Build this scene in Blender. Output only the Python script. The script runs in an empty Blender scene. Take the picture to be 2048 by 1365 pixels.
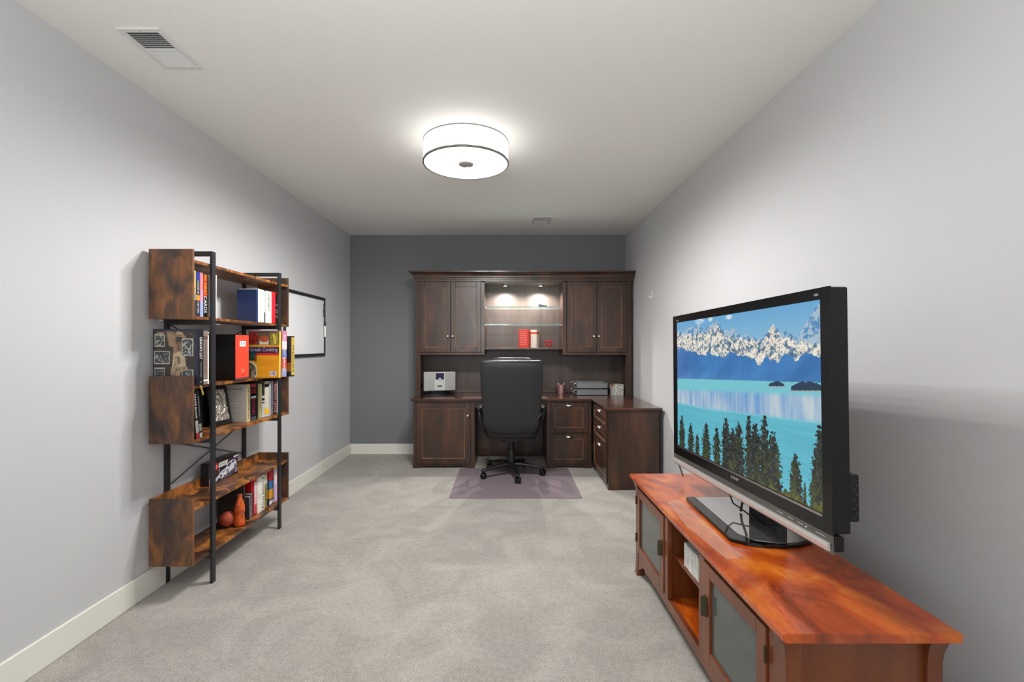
import bpy, bmesh, math, random
import numpy as np
from mathutils import Vector, Matrix
random.seed(4)
S = bpy.context.scene
C = S.collection
PI = math.pi

# ------------------------------------------------------------------ camera, world, lights, exposure
cam = bpy.data.objects.new('camera', bpy.data.cameras.new('camera'))
C.objects.link(cam)
cam.location = (0, 0, 1.36)
cam.rotation_euler = (PI / 2, 0, 0)
cam.data.sensor_width = 36
cam.data.lens = 935 / 2048 * 36
cam.data.shift_x = 10 / 2048
cam.data.shift_y = 8.5 / 2048
cam.data.clip_start = 0.02
S.camera = cam
S.view_settings.view_transform = 'Standard'
S.view_settings.look = 'None'
S.view_settings.gamma = 1
S.view_settings.use_curve_mapping = False
S.view_settings.exposure = 0.28

world = bpy.data.worlds.new('world'); S.world = world
world.use_nodes = True
world.node_tree.nodes['Background'].inputs[0].default_value = (0.92, 0.95, 1.0, 1)
world.node_tree.nodes['Background'].inputs[1].default_value = 0.8

LAMP_DISC, LAMP_SIDE, LAMP_BULBS, LAMP_UP = 2.0, 0.85, 165.0, 2.2      # ceiling lamp diffuser and shade glow (used by its builder below)

def area(name, loc, rot, sx, sy, power, col=(1, 1, 1), spread=180):
    l = bpy.data.lights.new(name, 'AREA'); l.shape = 'RECTANGLE'; l.size = sx; l.size_y = sy
    l.energy = power; l.color = col; l.spread = math.radians(spread)
    o = bpy.data.objects.new(name, l); C.objects.link(o); o.location = loc; o.rotation_euler = rot
    return o
# daylight through the big window behind the photographer
area('window_daylight', (-0.25, -1.45, 1.45), (PI / 2, 0, 0), 2.6, 1.9, 22, (0.97, 0.98, 1.0))
# added fill light behind the camera, aimed up to brighten the ceiling
area('bounce_fill', (-0.25, -0.45, 1.75), (PI - 0.55, 0, 0), 0.6, 0.6, 38, (1, 0.99, 0.97), 150)

# ------------------------------------------------------------------ colour and materials
def lin(c):
    return tuple(((v / 255) / 12.92 if v / 255 <= 0.04045 else (((v / 255) + 0.055) / 1.055) ** 2.4) for v in c)
MATS = {}
def mat(name, col, rough=0.5, metal=0.0, coat=0.0, bump=None, emit=None, trans=0.0, alpha=1.0, ior=1.45, spec=None):
    if name in MATS: return MATS[name]
    m = bpy.data.materials.new(name); m.use_nodes = True
    nt = m.node_tree; b = nt.nodes['Principled BSDF']
    b.inputs['Base Color'].default_value = (*lin(col), 1)
    b.inputs['Roughness'].default_value = rough
    b.inputs['Metallic'].default_value = metal
    b.inputs['Coat Weight'].default_value = coat
    b.inputs['Coat Roughness'].default_value = 0.12
    b.inputs['Transmission Weight'].default_value = trans
    b.inputs['Alpha'].default_value = alpha
    b.inputs['IOR'].default_value = ior
    if spec is not None: b.inputs['Specular IOR Level'].default_value = spec
    if emit:
        b.inputs['Emission Color'].default_value = (*lin(emit[0]), 1)
        b.inputs['Emission Strength'].default_value = emit[1]
    if bump:
        sc, st, dist = bump
        tc = nt.nodes.new('ShaderNodeTexCoord'); n = nt.nodes.new('ShaderNodeTexNoise'); bp = nt.nodes.new('ShaderNodeBump')
        n.inputs['Scale'].default_value = sc; n.inputs['Detail'].default_value = 4
        bp.inputs['Strength'].default_value = st; bp.inputs['Distance'].default_value = dist
        nt.links.new(tc.outputs['Object'], n.inputs['Vector']); nt.links.new(n.outputs['Fac'], bp.inputs['Height'])
        nt.links.new(bp.outputs['Normal'], b.inputs['Normal'])
    MATS[name] = m
    return m

def wood(name, cols, scale, stretch, rough=0.4, coat=0.0, detail=6, stops=(0.3, 0.5, 0.7), bump=0.05, distort=0.6, fine=0.25):
    if name in MATS: return MATS[name]
    m = bpy.data.materials.new(name); m.use_nodes = True
    nt = m.node_tree; b = nt.nodes['Principled BSDF']; L = nt.links.new
    tc = nt.nodes.new('ShaderNodeTexCoord'); mp = nt.nodes.new('ShaderNodeMapping')
    mp.inputs['Scale'].default_value = stretch
    n = nt.nodes.new('ShaderNodeTexNoise'); n.inputs['Scale'].default_value = scale; n.inputs['Detail'].default_value = detail
    n.inputs['Distortion'].default_value = distort; n.inputs['Roughness'].default_value = 0.6
    r = nt.nodes.new('ShaderNodeValToRGB')
    while len(r.color_ramp.elements) < len(cols): r.color_ramp.elements.new(0.5)
    for e, p, c in zip(r.color_ramp.elements, stops, cols): e.position = p; e.color = (*lin(c), 1)
    mp2 = nt.nodes.new('ShaderNodeMapping'); mp2.inputs['Scale'].default_value = [v * 9 if v == max(stretch) else v * 1.5 for v in stretch]
    n2 = nt.nodes.new('ShaderNodeTexNoise'); n2.inputs['Scale'].default_value = scale * 1.5; n2.inputs['Detail'].default_value = 5
    mx = nt.nodes.new('ShaderNodeMix'); mx.data_type = 'RGBA'; mx.blend_type = 'OVERLAY'; mx.inputs[0].default_value = fine
    bp = nt.nodes.new('ShaderNodeBump'); bp.inputs['Strength'].default_value = bump; bp.inputs['Distance'].default_value = 0.002
    L(tc.outputs['Object'], mp.inputs['Vector']); L(mp.outputs[0], n.inputs['Vector']); L(n.outputs['Fac'], r.inputs[0])
    L(tc.outputs['Object'], mp2.inputs['Vector']); L(mp2.outputs[0], n2.inputs['Vector'])
    L(r.outputs[0], mx.inputs[6]); L(n2.outputs['Color'], mx.inputs[7]); L(mx.outputs[2], b.inputs['Base Color'])
    L(n2.outputs['Fac'], bp.inputs['Height']); L(bp.outputs['Normal'], b.inputs['Normal'])
    b.inputs['Roughness'].default_value = rough; b.inputs['Coat Weight'].default_value = coat; b.inputs['Coat Roughness'].default_value = 0.15
    MATS[name] = m
    return m

def attr_mat(name, rough=0.4, emit=0.0):
    if name in MATS: return MATS[name]
    m = bpy.data.materials.new(name); m.use_nodes = True
    nt = m.node_tree; b = nt.nodes['Principled BSDF']
    a = nt.nodes.new('ShaderNodeAttribute'); a.attribute_name = 'print'
    if emit:
        b.inputs['Base Color'].default_value = (0.01, 0.01, 0.01, 1)
        nt.links.new(a.outputs['Color'], b.inputs['Emission Color']); b.inputs['Emission Strength'].default_value = emit
    else:
        nt.links.new(a.outputs['Color'], b.inputs['Base Color'])
    b.inputs['Roughness'].default_value = rough
    MATS[name] = m
    return m

M_WALL = mat('wall_paint_light_grey', (196, 196, 198), 0.75, bump=(170, 0.10, 0.004))
M_ACC = mat('wall_paint_slate', (118, 120, 124), 0.7, bump=(170, 0.10, 0.004))
M_CEIL = mat('ceiling_paint', (232, 231, 226), 0.85, bump=(110, 0.14, 0.005))
M_TRIM = mat('white_trim_paint', (226, 225, 216), 0.45)
M_BLK = mat('black_powder_coat', (38, 39, 42), 0.42)
M_BLKP = mat('black_plastic', (22, 22, 24), 0.4)
M_GLOSSB = mat('gloss_black', (8, 8, 9), 0.10)
M_SILVER = mat('brushed_silver', (190, 190, 192), 0.28, 1.0)
M_NICKEL = mat('satin_nickel', (205, 200, 192), 0.25, 1.0)
M_WHITEM = mat('white_metal', (215, 215, 212), 0.45)
M_LEATH = mat('black_leather', (38, 38, 40), 0.42, bump=(260, 0.12, 0.002))
M_GLASS = mat('clear_glass', (150, 190, 186), 0.03, alpha=.16)
M_GEDGE = mat('glass_edge', (130, 176, 172), 0.08, alpha=.85)
M_ESP = wood('espresso_wood', [(38, 24, 18), (60, 38, 27), (82, 51, 34)], 2.2, (3, 3, 0.6), 0.35, 0.25, fine=0.3)
M_ESPD = wood('espresso_door_panel', [(38, 26, 20), (64, 40, 28), (92, 56, 36)], 2.4, (2.2, 2.2, 0.7), 0.33, 0.3, fine=0.3)
M_ESPTOP = wood('espresso_worktop', [(46, 26, 19), (70, 40, 28), (92, 55, 38)], 2.2, (0.7, 3, 3), 0.22, 0.4, fine=0.3)
M_RUST = wood('rustic_board', [(52, 38, 29), (108, 66, 34), (170, 106, 46), (196, 128, 60)], 6.5, (1.6, 1, 0.9), 0.42, 0.1,
              stops=(0.36, 0.48, 0.60, 0.72), fine=0.45, distort=1.2)
M_RUSTP = wood('rustic_end_panel', [(56, 45, 41), (86, 60, 44), (126, 82, 48), (152, 100, 56)], 6.0, (1.7, 1.7, 0.75), 0.5, 0.0,
               stops=(0.34, 0.47, 0.62, 0.78), fine=0.45, distort=1.0)
M_CHERRY = wood('cherry_wood_top', [(110, 40, 12), (180, 76, 18), (222, 124, 36)], 3.4, (1.5, 0.8, 1), 0.25, 0.5, fine=0.3, distort=1.0)
M_CHERRYF = wood('cherry_wood_frame', [(90, 42, 18), (110, 56, 26), (128, 70, 36)], 2.6, (2.5, 2.5, 0.5), 0.33, 0.3, fine=0.25)

def carpet():
    m = bpy.data.materials.new('grey_carpet'); m.use_nodes = True
    nt = m.node_tree; b = nt.nodes['Principled BSDF']; L = nt.links.new
    tc = nt.nodes.new('ShaderNodeTexCoord')
    fine = nt.nodes.new('ShaderNodeTexNoise'); fine.inputs['Scale'].default_value = 230; fine.inputs['Detail'].default_value = 3
    big = nt.nodes.new('ShaderNodeTexNoise'); big.inputs['Scale'].default_value = 2.6; big.inputs['Detail'].default_value = 5
    big.inputs['Distortion'].default_value = 1.4
    mid = nt.nodes.new('ShaderNodeTexNoise'); mid.inputs['Scale'].default_value = 38; mid.inputs['Detail'].default_value = 4
    L(tc.outputs['Object'], fine.inputs['Vector']); L(tc.outputs['Object'], mid.inputs['Vector']); L(tc.outputs['Object'], big.inputs['Vector'])
    r = nt.nodes.new('ShaderNodeValToRGB'); r.color_ramp.elements[0].position = 0.30; r.color_ramp.elements[1].position = 0.70
    r.color_ramp.elements[0].color = (*lin((132, 128, 122)), 1); r.color_ramp.elements[1].color = (*lin((206, 201, 194)), 1)
    r2 = nt.nodes.new('ShaderNodeValToRGB'); r2.color_ramp.elements[0].position = 0.40; r2.color_ramp.elements[1].position = 0.62
    r2.color_ramp.elements[0].color = (0.84, 0.835, 0.83, 1); r2.color_ramp.elements[1].color = (1, 1, 1, 1)
    r3 = nt.nodes.new('ShaderNodeValToRGB'); r3.color_ramp.elements[0].position = 0.3; r3.color_ramp.elements[1].position = 0.6
    r3.color_ramp.elements[0].color = (0.86, 0.86, 0.86, 1); r3.color_ramp.elements[1].color = (1, 1, 1, 1)
    a = nt.nodes.new('ShaderNodeMix'); a.data_type = 'RGBA'; a.blend_type = 'MULTIPLY'; a.inputs[0].default_value = 1
    c = nt.nodes.new('ShaderNodeMix'); c.data_type = 'RGBA'; c.blend_type = 'MULTIPLY'; c.inputs[0].default_value = 1
    L(fine.outputs['Fac'], r.inputs[0]); L(big.outputs['Fac'], r2.inputs[0]); L(mid.outputs['Fac'], r3.inputs[0])
    L(r.outputs[0], a.inputs[6]); L(r2.outputs[0], a.inputs[7]); L(a.outputs[2], c.inputs[6]); L(r3.outputs[0], c.inputs[7])
    L(c.outputs[2], b.inputs['Base Color'])
    bp = nt.nodes.new('ShaderNodeBump'); bp.inputs['Strength'].default_value = 0.6; bp.inputs['Distance'].default_value = 0.006
    L(fine.outputs['Fac'], bp.inputs['Height']); L(bp.outputs['Normal'], b.inputs['Normal'])
    b.inputs['Roughness'].default_value = 1.0; b.inputs['Sheen Weight'].default_value = 0.15
    b.inputs['Specular IOR Level'].default_value = 0.1
    return m
M_CARPET = carpet()

# ------------------------------------------------------------------ mesh helpers
class MB:
    """collects pieces into one bmesh"""
    def __init__(s): s.bm = bmesh.new()
    def box(s, x0, x1, y0, y1, z0, z1, bev=0.0, seg=1, rot=None, piv=None):
        b = bmesh.new()
        bmesh.ops.create_cube(b, size=1)
        for v in b.verts:
            v.co = Vector(((x0 + x1) / 2 + v.co.x * (x1 - x0), (y0 + y1) / 2 + v.co.y * (y1 - y0), (z0 + z1) / 2 + v.co.z * (z1 - z0)))
        if bev: bmesh.ops.bevel(b, geom=b.edges[:], offset=bev, segments=seg, affect='EDGES', profile=0.6)
        if rot is not None:
            p = Vector(piv) if piv else Vector(((x0 + x1) / 2, (y0 + y1) / 2, (z0 + z1) / 2))
            bmesh.ops.rotate(b, cent=p, matrix=rot, verts=b.verts)
        s._merge(b); return s
    def _merge(s, b):
        me = bpy.data.meshes.new('tmp'); b.to_mesh(me); b.free(); s.bm.from_mesh(me); bpy.data.meshes.remove(me)
    def prism(s, pts, axis, a0, a1, bev=0.0):
        """polygon pts (2D) extruded along axis 'x','y','z' from a0 to a1"""
        b = bmesh.new()
        def mk(p, a): return {'x': (a, p[0], p[1]), 'y': (p[0], a, p[1]), 'z': (p[0], p[1], a)}[axis]
        va = [b.verts.new(mk(p, a0)) for p in pts]; vb = [b.verts.new(mk(p, a1)) for p in pts]
        n = len(pts)
        b.faces.new(va); b.faces.new(vb[::-1])
        for i in range(n): b.faces.new((va[i], vb[i], vb[(i + 1) % n], va[(i + 1) % n]))
        bmesh.ops.recalc_face_normals(b, faces=b.faces)
        if bev: bmesh.ops.bevel(b, geom=b.edges[:], offset=bev, segments=1, affect='EDGES')
        bmesh.ops.triangulate(b, faces=[f for f in b.faces if len(f.verts) > 4])
        s._merge(b); return s
    def loft(s, rings, cap=True, closed=True):
        b = bmesh.new()
        R = [[b.verts.new(p) for p in r] for r in rings]
        n = len(R[0])
        for i in range(len(R) - 1):
            for j in range(n if closed else n - 1):
                b.faces.new((R[i][j], R[i][(j + 1) % n], R[i + 1][(j + 1) % n], R[i + 1][j]))
        if cap and closed: b.faces.new(R[0][::-1]); b.faces.new(R[-1])
        bmesh.ops.recalc_face_normals(b, faces=b.faces)
        s._merge(b); return s
    def tube(s, pts, r, n=10, cap=True):
        pts = [Vector(p) for p in pts]
        rr = r if isinstance(r, (list, tuple)) else [r] * len(pts)
        rings = []; up = None
        for i, p in enumerate(pts):
            t = (pts[min(i + 1, len(pts) - 1)] - pts[max(i - 1, 0)]).normalized()
            if up is None: up = Vector((0, 0, 1)) if abs(t.z) < 0.9 else Vector((0, 1, 0))
            a = t.cross(up)
            if a.length < 1e-4: a = t.cross(Vector((1, 0.01, 0)))
            a.normalize(); bb = t.cross(a).normalized(); up = bb * -1 if bb.dot(up) < 0 else bb
            bb = up; a = t.cross(bb).normalized()
            rings.append([p + (a * math.cos(2 * PI * k / n) + bb * math.sin(2 * PI * k / n)) * rr[i] for k in range(n)])
        return s.loft(rings, cap)
    def lathe(s, prof, c=(0, 0, 0), n=32, axis='z', cap=False):
        rings = []
        for r, h in prof:
            ring = []
            for k in range(n):
                a = 2 * PI * k / n; u, v = r * math.cos(a), r * math.sin(a)
                ring.append({'z': (c[0] + u, c[1] + v, c[2] + h), 'y': (c[0] + u, c[1] + h, c[2] + v), 'x': (c[0] + h, c[1] + u, c[2] + v)}[axis])
            rings.append(ring)
        return s.loft(rings, cap)

def tag(o, label=None, cat=None, group=None, kind=None):
    if label: o['label'] = label
    if cat: o['category'] = cat
    if group: o['group'] = group
    if kind: o['kind'] = kind
    return o
ORG = {}
def thing(name, label, cat, loc, rot=(0, 0, 0), group=None):
    """Empty at the base; its children are built in world coordinates (rot zero) or local coordinates (rot given)"""
    o = bpy.data.objects.new(name, None); C.objects.link(o); o.empty_display_size = 0.05
    o.location = loc; o.rotation_euler = rot
    ORG[o] = Vector(loc) if tuple(rot) == (0, 0, 0) else Vector((0, 0, 0))
    return tag(o, label, cat, group)
def obj(name, mb, m, parent=None, smooth=False, loc=None, label=None):
    bm = mb.bm
    off = ORG[parent] if parent is not None else (Vector(loc) if loc is not None else Vector((0, 0, 0)))
    if off.length > 0: bmesh.ops.translate(bm, vec=-off, verts=bm.verts)
    me = bpy.data.meshes.new(name); bm.to_mesh(me); bm.free()
    if smooth:
        for p in me.polygons: p.use_smooth = True
        try: me.set_sharp_from_angle(angle=math.radians(smooth if smooth is not True else 40))
        except Exception: pass
    me.materials.append(m)
    o = bpy.data.objects.new(name, me); C.objects.link(o)
    if parent is not None:
        o.parent = parent; ORG[o] = off
    else:
        o.location = off
    if label: o['label'] = label
    return o
def one(name, mb, m, label, cat, loc, smooth=False, group=None, kind=None):
    o = obj(name, mb, m, None, smooth, loc); tag(o, label, cat, group, kind); ORG[o] = Vector(loc); return o
def struct(name, mb, m, loc=None):
    o = obj(name, mb, m, None, False, loc); o['kind'] = 'structure'; ORG[o] = Vector(loc) if loc else Vector((0, 0, 0)); return o

def text(body, m, parent, origin, ux, uy, size, width=None, name='lettering', align='CENTER'):
    """flat lettering: origin = centre of the text, ux/uy unit vectors, size = cap height in metres"""
    cu = bpy.data.curves.new('t', 'FONT'); cu.body = body; cu.size = 1; cu.align_x = align; cu.align_y = 'CENTER'; cu.resolution_u = 2
    to = bpy.data.objects.new('t', cu); C.objects.link(to)
    bpy.context.view_layer.update()
    me = bpy.data.meshes.new_from_object(to.evaluated_get(bpy.context.evaluated_depsgraph_get()))
    bpy.data.objects.remove(to); bpy.data.curves.remove(cu)
    n = len(me.vertices); co = np.zeros(n * 3); me.vertices.foreach_get('co', co); co = co.reshape(-1, 3)
    sy = size / 0.7; sx = sy
    if width:
        w = co[:, 0].max() - co[:, 0].min(); sx = width / w
    if align == 'CENTER': co[:, 0] -= (co[:, 0].max() + co[:, 0].min()) / 2
    co[:, 1] -= (co[:, 1].max() + co[:, 1].min()) / 2
    ux, uy, o0 = np.array(ux), np.array(uy), np.array(Vector(origin) - ORG[parent])
    w = o0 + np.outer(co[:, 0] * sx, ux) + np.outer(co[:, 1] * sy, uy)
    me.vertices.foreach_set('co', w.ravel()); me.update()
    me.name = name; me.materials.clear(); me.materials.append(m)
    o = bpy.data.objects.new(name, me); C.objects.link(o); o.parent = parent; ORG[o] = ORG[parent]
    return o

def painted(name, arr, m, parent, origin, ux, uy, label=None):
    """flat print: arr rows from top to bottom (sRGB 0..255) over the rectangle origin(bottom left) + ux, uy (full vectors)"""
    H, W, _ = arr.shape
    o0 = np.array(Vector(origin) - ORG[parent]); ux = np.array(ux, float); uy = np.array(uy, float)
    uu, vv = np.meshgrid(np.linspace(0, 1, W), np.linspace(1, 0, H))
    co = o0 + uu[..., None] * ux + vv[..., None] * uy
    idx = np.arange(H * W).reshape(H, W)
    f = np.stack([idx[1:, :-1], idx[1:, 1:], idx[:-1, 1:], idx[:-1, :-1]], -1).reshape(-1, 4)
    me = bpy.data.meshes.new(name)
    me.vertices.add(H * W); me.vertices.foreach_set('co', co.ravel())
    me.loops.add(f.size); me.loops.foreach_set('vertex_index', f.ravel().astype(np.int32))
    me.polygons.add(len(f)); me.polygons.foreach_set('loop_start', np.arange(0, f.size, 4, dtype=np.int32))
    me.update(calc_edges=True)
    a = np.clip(arr / 255.0, 0, 1); a = np.where(a <= 0.04045, a / 12.92, ((a + 0.055) / 1.055) ** 2.4)
    at = me.color_attributes.new('print', 'FLOAT_COLOR', 'POINT')
    at.data.foreach_set('color', np.concatenate([a, np.ones((H, W, 1))], -1).ravel().astype(np.float32))
    me.materials.append(m)
    o = bpy.data.objects.new(name, me); C.objects.link(o); o.parent = parent; ORG[o] = ORG[parent]
    if label: o['label'] = label
    return o

# numpy painting helpers
rng = np.random.default_rng(7)
def vnoise(x, y, seed):
    xi, yi = np.floor(x).astype(int), np.floor(y).astype(int); fx, fy = x - xi, y - yi
    fx, fy = fx * fx * (3 - 2 * fx), fy * fy * (3 - 2 * fy)
    def h(a, b):
        n = (a * 374761393 + b * 668265263 + seed * 1442695041) & 0xffffffff
        n = ((n ^ (n >> 13)) * 1274126177) & 0xffffffff
        return ((n ^ (n >> 16)) & 0xffff) / 65535.0
    return (h(xi, yi) * (1 - fx) + h(xi + 1, yi) * fx) * (1 - fy) + (h(xi, yi + 1) * (1 - fx) + h(xi + 1, yi + 1) * fx) * fy
def fbm(x, y, seed, o=4):
    v = 0; a = 0.5
    for k in range(o): v = v + a * vnoise(x * 2 ** k, y * 2 ** k, seed + k); a *= 0.5
    return v / (1 - 0.5 ** o)
def canvas(W, H, col):
    a = np.zeros((H, W, 3)); a[:] = col; return a
def UV(a):
    H, W, _ = a.shape
    return np.meshgrid(np.linspace(0, 1, W), np.linspace(0, 1, H))
def rect(a, x0, y0, x1, y1, col):
    u, v = UV(a); a[(u >= x0) & (u <= x1) & (v >= y0) & (v <= y1)] = col
def ell(a, cx, cy, rx, ry, col):
    u, v = UV(a); a[((u - cx) / rx) ** 2 + ((v - cy) / ry) ** 2 <= 1] = col
def pin(x, y, pts):
    ins = np.zeros(x.shape, bool); n = len(pts)
    for i in range(n):
        x0, y0 = pts[i]; x1, y1 = pts[(i + 1) % n]
        if y0 == y1: continue
        c = ((y0 > y) != (y1 > y)) & (x < (x1 - x0) * (y - y0) / (y1 - y0) + x0); ins ^= c
    return ins
def poly(a, pts, col):
    u, v = UV(a); a[pin(u, v, pts)] = col
def mix(a, mask, col, k=1.0):
    m = (np.clip(mask, 0, 1) * k)[..., None]; a[:] = a * (1 - m) + np.array(col, float) * m

# ------------------------------------------------------------------ room shell
XL, XR, YB, YF, ZC = -1.959, 1.480, 5.833, -1.30, 2.736
struct('floor', MB().box(XL - .1, XR + .1, YF - .1, YB + .1, -0.08, 0), M_CARPET)
struct('ceiling', MB().box(XL - .1, XR + .1, YF - .1, YB + .1, ZC, ZC + .08), M_CEIL)
struct('wall_left', MB().box(XL - .1, XL, YF - .1, YB + .1, 0, ZC), M_WALL)
struct('wall_right', MB().box(XR, XR + .1, YF - .1, YB + .1, 0, ZC), M_WALL)
struct('wall_back', MB().box(XL, XR, YB, YB + .1, 0, ZC), M_ACC)
w = MB()
w.box(XL, -1.55, YF - .1, YF, 0, ZC).box(1.05, XR, YF - .1, YF, 0, ZC).box(-1.55, 1.05, YF - .1, YF, 0, 0.5).box(-1.55, 1.05, YF - .1, YF, 2.4, ZC)
struct('wall_front', w, M_WALL)
wf = struct('window_1', MB().box(-1.55, -1.50, YF - .08, YF - .02, .5, 2.4).box(1.0, 1.05, YF - .08, YF - .02, .5, 2.4)
            .box(-1.5, 1.0, YF - .08, YF - .02, .5, .55).box(-1.5, 1.0, YF - .08, YF - .02, 2.35, 2.4).box(-.27, -.23, YF - .08, YF - .02, .55, 2.35), M_TRIM)
def base(x0, x1, y0, y1):
    return MB().box(x0, x1, y0, y1, 0, .132, .003)
struct('baseboard_left', base(XL, XL + .014, YF, YB), M_TRIM)
struct('baseboard_right', base(XR - .014, XR, YF, YB), M_TRIM)
struct('baseboard_back', base(XL + .014, XR - .014, YB - .014, YB), M_TRIM)

# ------------------------------------------------------------------ TV console
TX0, TX1, TY0, TY1, TZ = 0.745, 1.232, 1.262, 2.838, 0.58
con = thing('media_console', 'long cherry wood media console with glass doors under the television', 'console', (0.99, 2.05, 0))
t = MB().prism([(TX0, TZ - .003), (TX0 + .003, TZ), (TX1 - .003, TZ), (TX1, TZ - .004), (TX1, TZ - .02), (TX1 - .006, TZ - .026), (TX0 + .008, TZ - .026), (TX0, TZ - .02)], 'y', TY0, TY1)
obj('top', t, M_CHERRY, con)
BX0, BX1, BY0, BY1 = 0.772, 1.208, 1.296, 2.800
f = MB()
f.box(BX0 + .004, BX1 - .002, BY0 + .006, BY1 - .006, .539, .5535)
obj('apron', f, M_CHERRYF, con)
def post(x, y, sx, sy):
    # square post with a curved bracket at its head, flaring outwards under the top
    m = MB(); w_ = .042
    def q(z, e): return [(x - (w_ if sx > 0 else 0) - (e if sx < 0 else 0), y - (w_ if sy > 0 else 0) - (e if sy < 0 else 0), z),
                         (x + (w_ if sx < 0 else 0) + (e if sx > 0 else 0), y - (w_ if sy > 0 else 0) - (e if sy < 0 else 0), z),
                         (x + (w_ if sx < 0 else 0) + (e if sx > 0 else 0), y + (w_ if sy < 0 else 0) + (e if sy > 0 else 0), z),
                         (x - (w_ if sx > 0 else 0) - (e if sx < 0 else 0), y + (w_ if sy < 0 else 0) + (e if sy > 0 else 0), z)]
    m.loft([q(0, .006), q(.04, .001), q(.08, 0), q(.48, 0), q(.51, .003), q(.535, .009), q(.5535, .018)])
    return m
for (x, y, sx, sy) in ((BX0, BY0, -1, -1), (BX0, BY1, -1, 1), (BX1, BY0, 1, -1), (BX1, BY1, 1, 1)):
    obj('leg', post(x, y, sx, sy), M_CHERRYF, con, smooth=30)
side = MB().box(BX0 + .03, BX1 - .03, BY0 + .014, BY0 + .026, .09, .552)
obj('side_panel', side, M_CHERRYF, con)
obj('side_panel', MB().box(BX0 + .03, BX1 - .03, BY1 - .026, BY1 - .014, .09, .552), M_CHERRYF, con)
for yy in (BY0, BY1 - .026):
    obj('side_rail', MB().box(BX0 + .036, BX1 - .036, yy + .004, yy + .024, .085, .14, .002), M_CHERRYF, con)
obj('back_panel', MB().box(BX1 - .012, BX1 - .002, BY0 + .03, BY1 - .03, .1, .552), M_CHERRYF, con)
obj('bottom_panel', MB().box(BX0 + .012, BX1 - .012, BY0 + .02, BY1 - .02, .118, .137), M_CHERRY, con)
# front face frame: arched bottom rail, two dividers
arch = [(BY0 + .04, .138)] + [(BY0 + .04, .03)]
ys = np.linspace(BY0 + .04, BY1 - .04, 15)
bot = [(y, .03 + .062 * min(1, min(y - ys[0], ys[-1] - y) / .09) ** .6) for y in ys]
for (y0, y1) in ((BY0 + .042, 1.383), (2.7635, BY1 - .042)):
    obj('corner_stile', MB().box(BX0 + .001, BX0 + .02, y0, max(y1, y0 + .002), .137, .524), M_CHERRYF, con) if y1 - y0 > .004 else None
rail = MB().prism([(ys[0], .138)] + bot + [(ys[-1], .138)], 'x', BX0 + .002, BX0 + .022)
obj('bottom_rail', rail, M_CHERRYF, con)
obj('top_rail', MB().box(BX0 + .001, BX0 + .021, BY0 + .04, BY1 - .04, .524, .545), M_CHERRYF, con)
for (y0, y1) in ((1.828, 1.880), (2.243, 2.290)):
    obj('divider', MB().box(BX0, BX1 - .015, y0 + .014, y1 - .014, .137, .552), M_CHERRYF, con)
    obj('divider_stile', MB().box(BX0 - .001, BX0 + .02, y0, y1, .137, .524, .0015), M_CHERRYF, con)
obj('middle_shelf', MB().box(BX0 + .035, BX1 - .015, 1.868, 2.256, .335, .352, .001), M_CHERRYF, con)
M_DGLASS = mat('console_door_glass', (150, 160, 155), 0.06, trans=0.75, ior=1.5)
M_BRASS = mat('dark_bronze', (84, 78, 62), 0.35, 0.85)
def console_door(y0, y1, hy, hingey):
    z0, z1 = .142, .522; s_ = .055
    m = MB()
    m.box(BX0 - .006, BX0 + .012, y0, y0 + s_, z0, z1, .002).box(BX0 - .006, BX0 + .012, y1 - s_, y1, z0, z1, .002)
    m.box(BX0 - .006, BX0 + .012, y0 + s_, y1 - s_, z0, z0 + .05, .002).box(BX0 - .006, BX0 + .012, y0 + s_, y1 - s_, z1 - .05, z1, .002)
    d = obj('door', m, M_CHERRYF, con)
    obj('glass_pane', MB().box(BX0 + .004, BX0 + .008, y0 + s_ - .003, y1 - s_ + .003, z0 + .047, z1 - .047), M_DGLASS, d)
    h = MB().box(BX0 - .009, BX0 - .005, hy - .014, hy + .014, .318, .392, .001)
    h.prism([(BX0 - .008, hy - .012), (BX0 - .026, hy - .004), (BX0 - .026, hy + .004), (BX0 - .008, hy + .012)], 'z', .320, .390)
    obj('handle', h, M_BRASS, d, label='square bronze pull')
    for zz in (.20, .42):
        obj('hinge', MB().tube([(BX0 - .009, hingey, zz), (BX0 - .009, hingey, zz + .05)], .004, 8), M_BRASS, d)
console_door(1.385, 1.826, 1.800, 1.383)
console_door(2.292, 2.762, 2.318, 2.764)
obj('inner_shelf', MB().box(BX0 + .05, BX1 - .015, BY0 + .03, 1.84, .335, .350), M_CHERRYF, con)
obj('inner_shelf', MB().box(BX0 + .05, BX1 - .015, 2.28, BY1 - .03, .335, .350), M_CHERRYF, con)

# pale disc cases in the open bay
M_CASE = [mat('case_spine_%d' % i, c, .3) for i, c in enumerate([(226, 226, 222), (205, 208, 204), (235, 234, 230), (190, 196, 190)])]
M_CASEP = mat('case_print', (168, 172, 166), .5)
yy = 1.896
for i in range(19):
    th = .0125
    dx = random.uniform(0, .003)
    cs = thing('disc_case', 'pale thin disc case in the tight row on the open console shelf', 'disc case', (.885, yy + th / 2, .352), (0, 0, 0), 'disc cases on the console shelf')
    obj('case', MB().box(BX0 + .038 + dx, .96, yy + .0004, yy + th - .0004, .3522, .458 + random.uniform(0, .002), .0008), M_CASE[i % 4], cs)
    z = .366 + random.uniform(0, .03)
    obj('spine_print', MB().box(BX0 + .0375 + dx, BX0 + .038 + dx, yy + .005, yy + .0072, z, z + random.uniform(.03, .055)), M_CASEP, cs)
    yy += th + .0003

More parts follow.
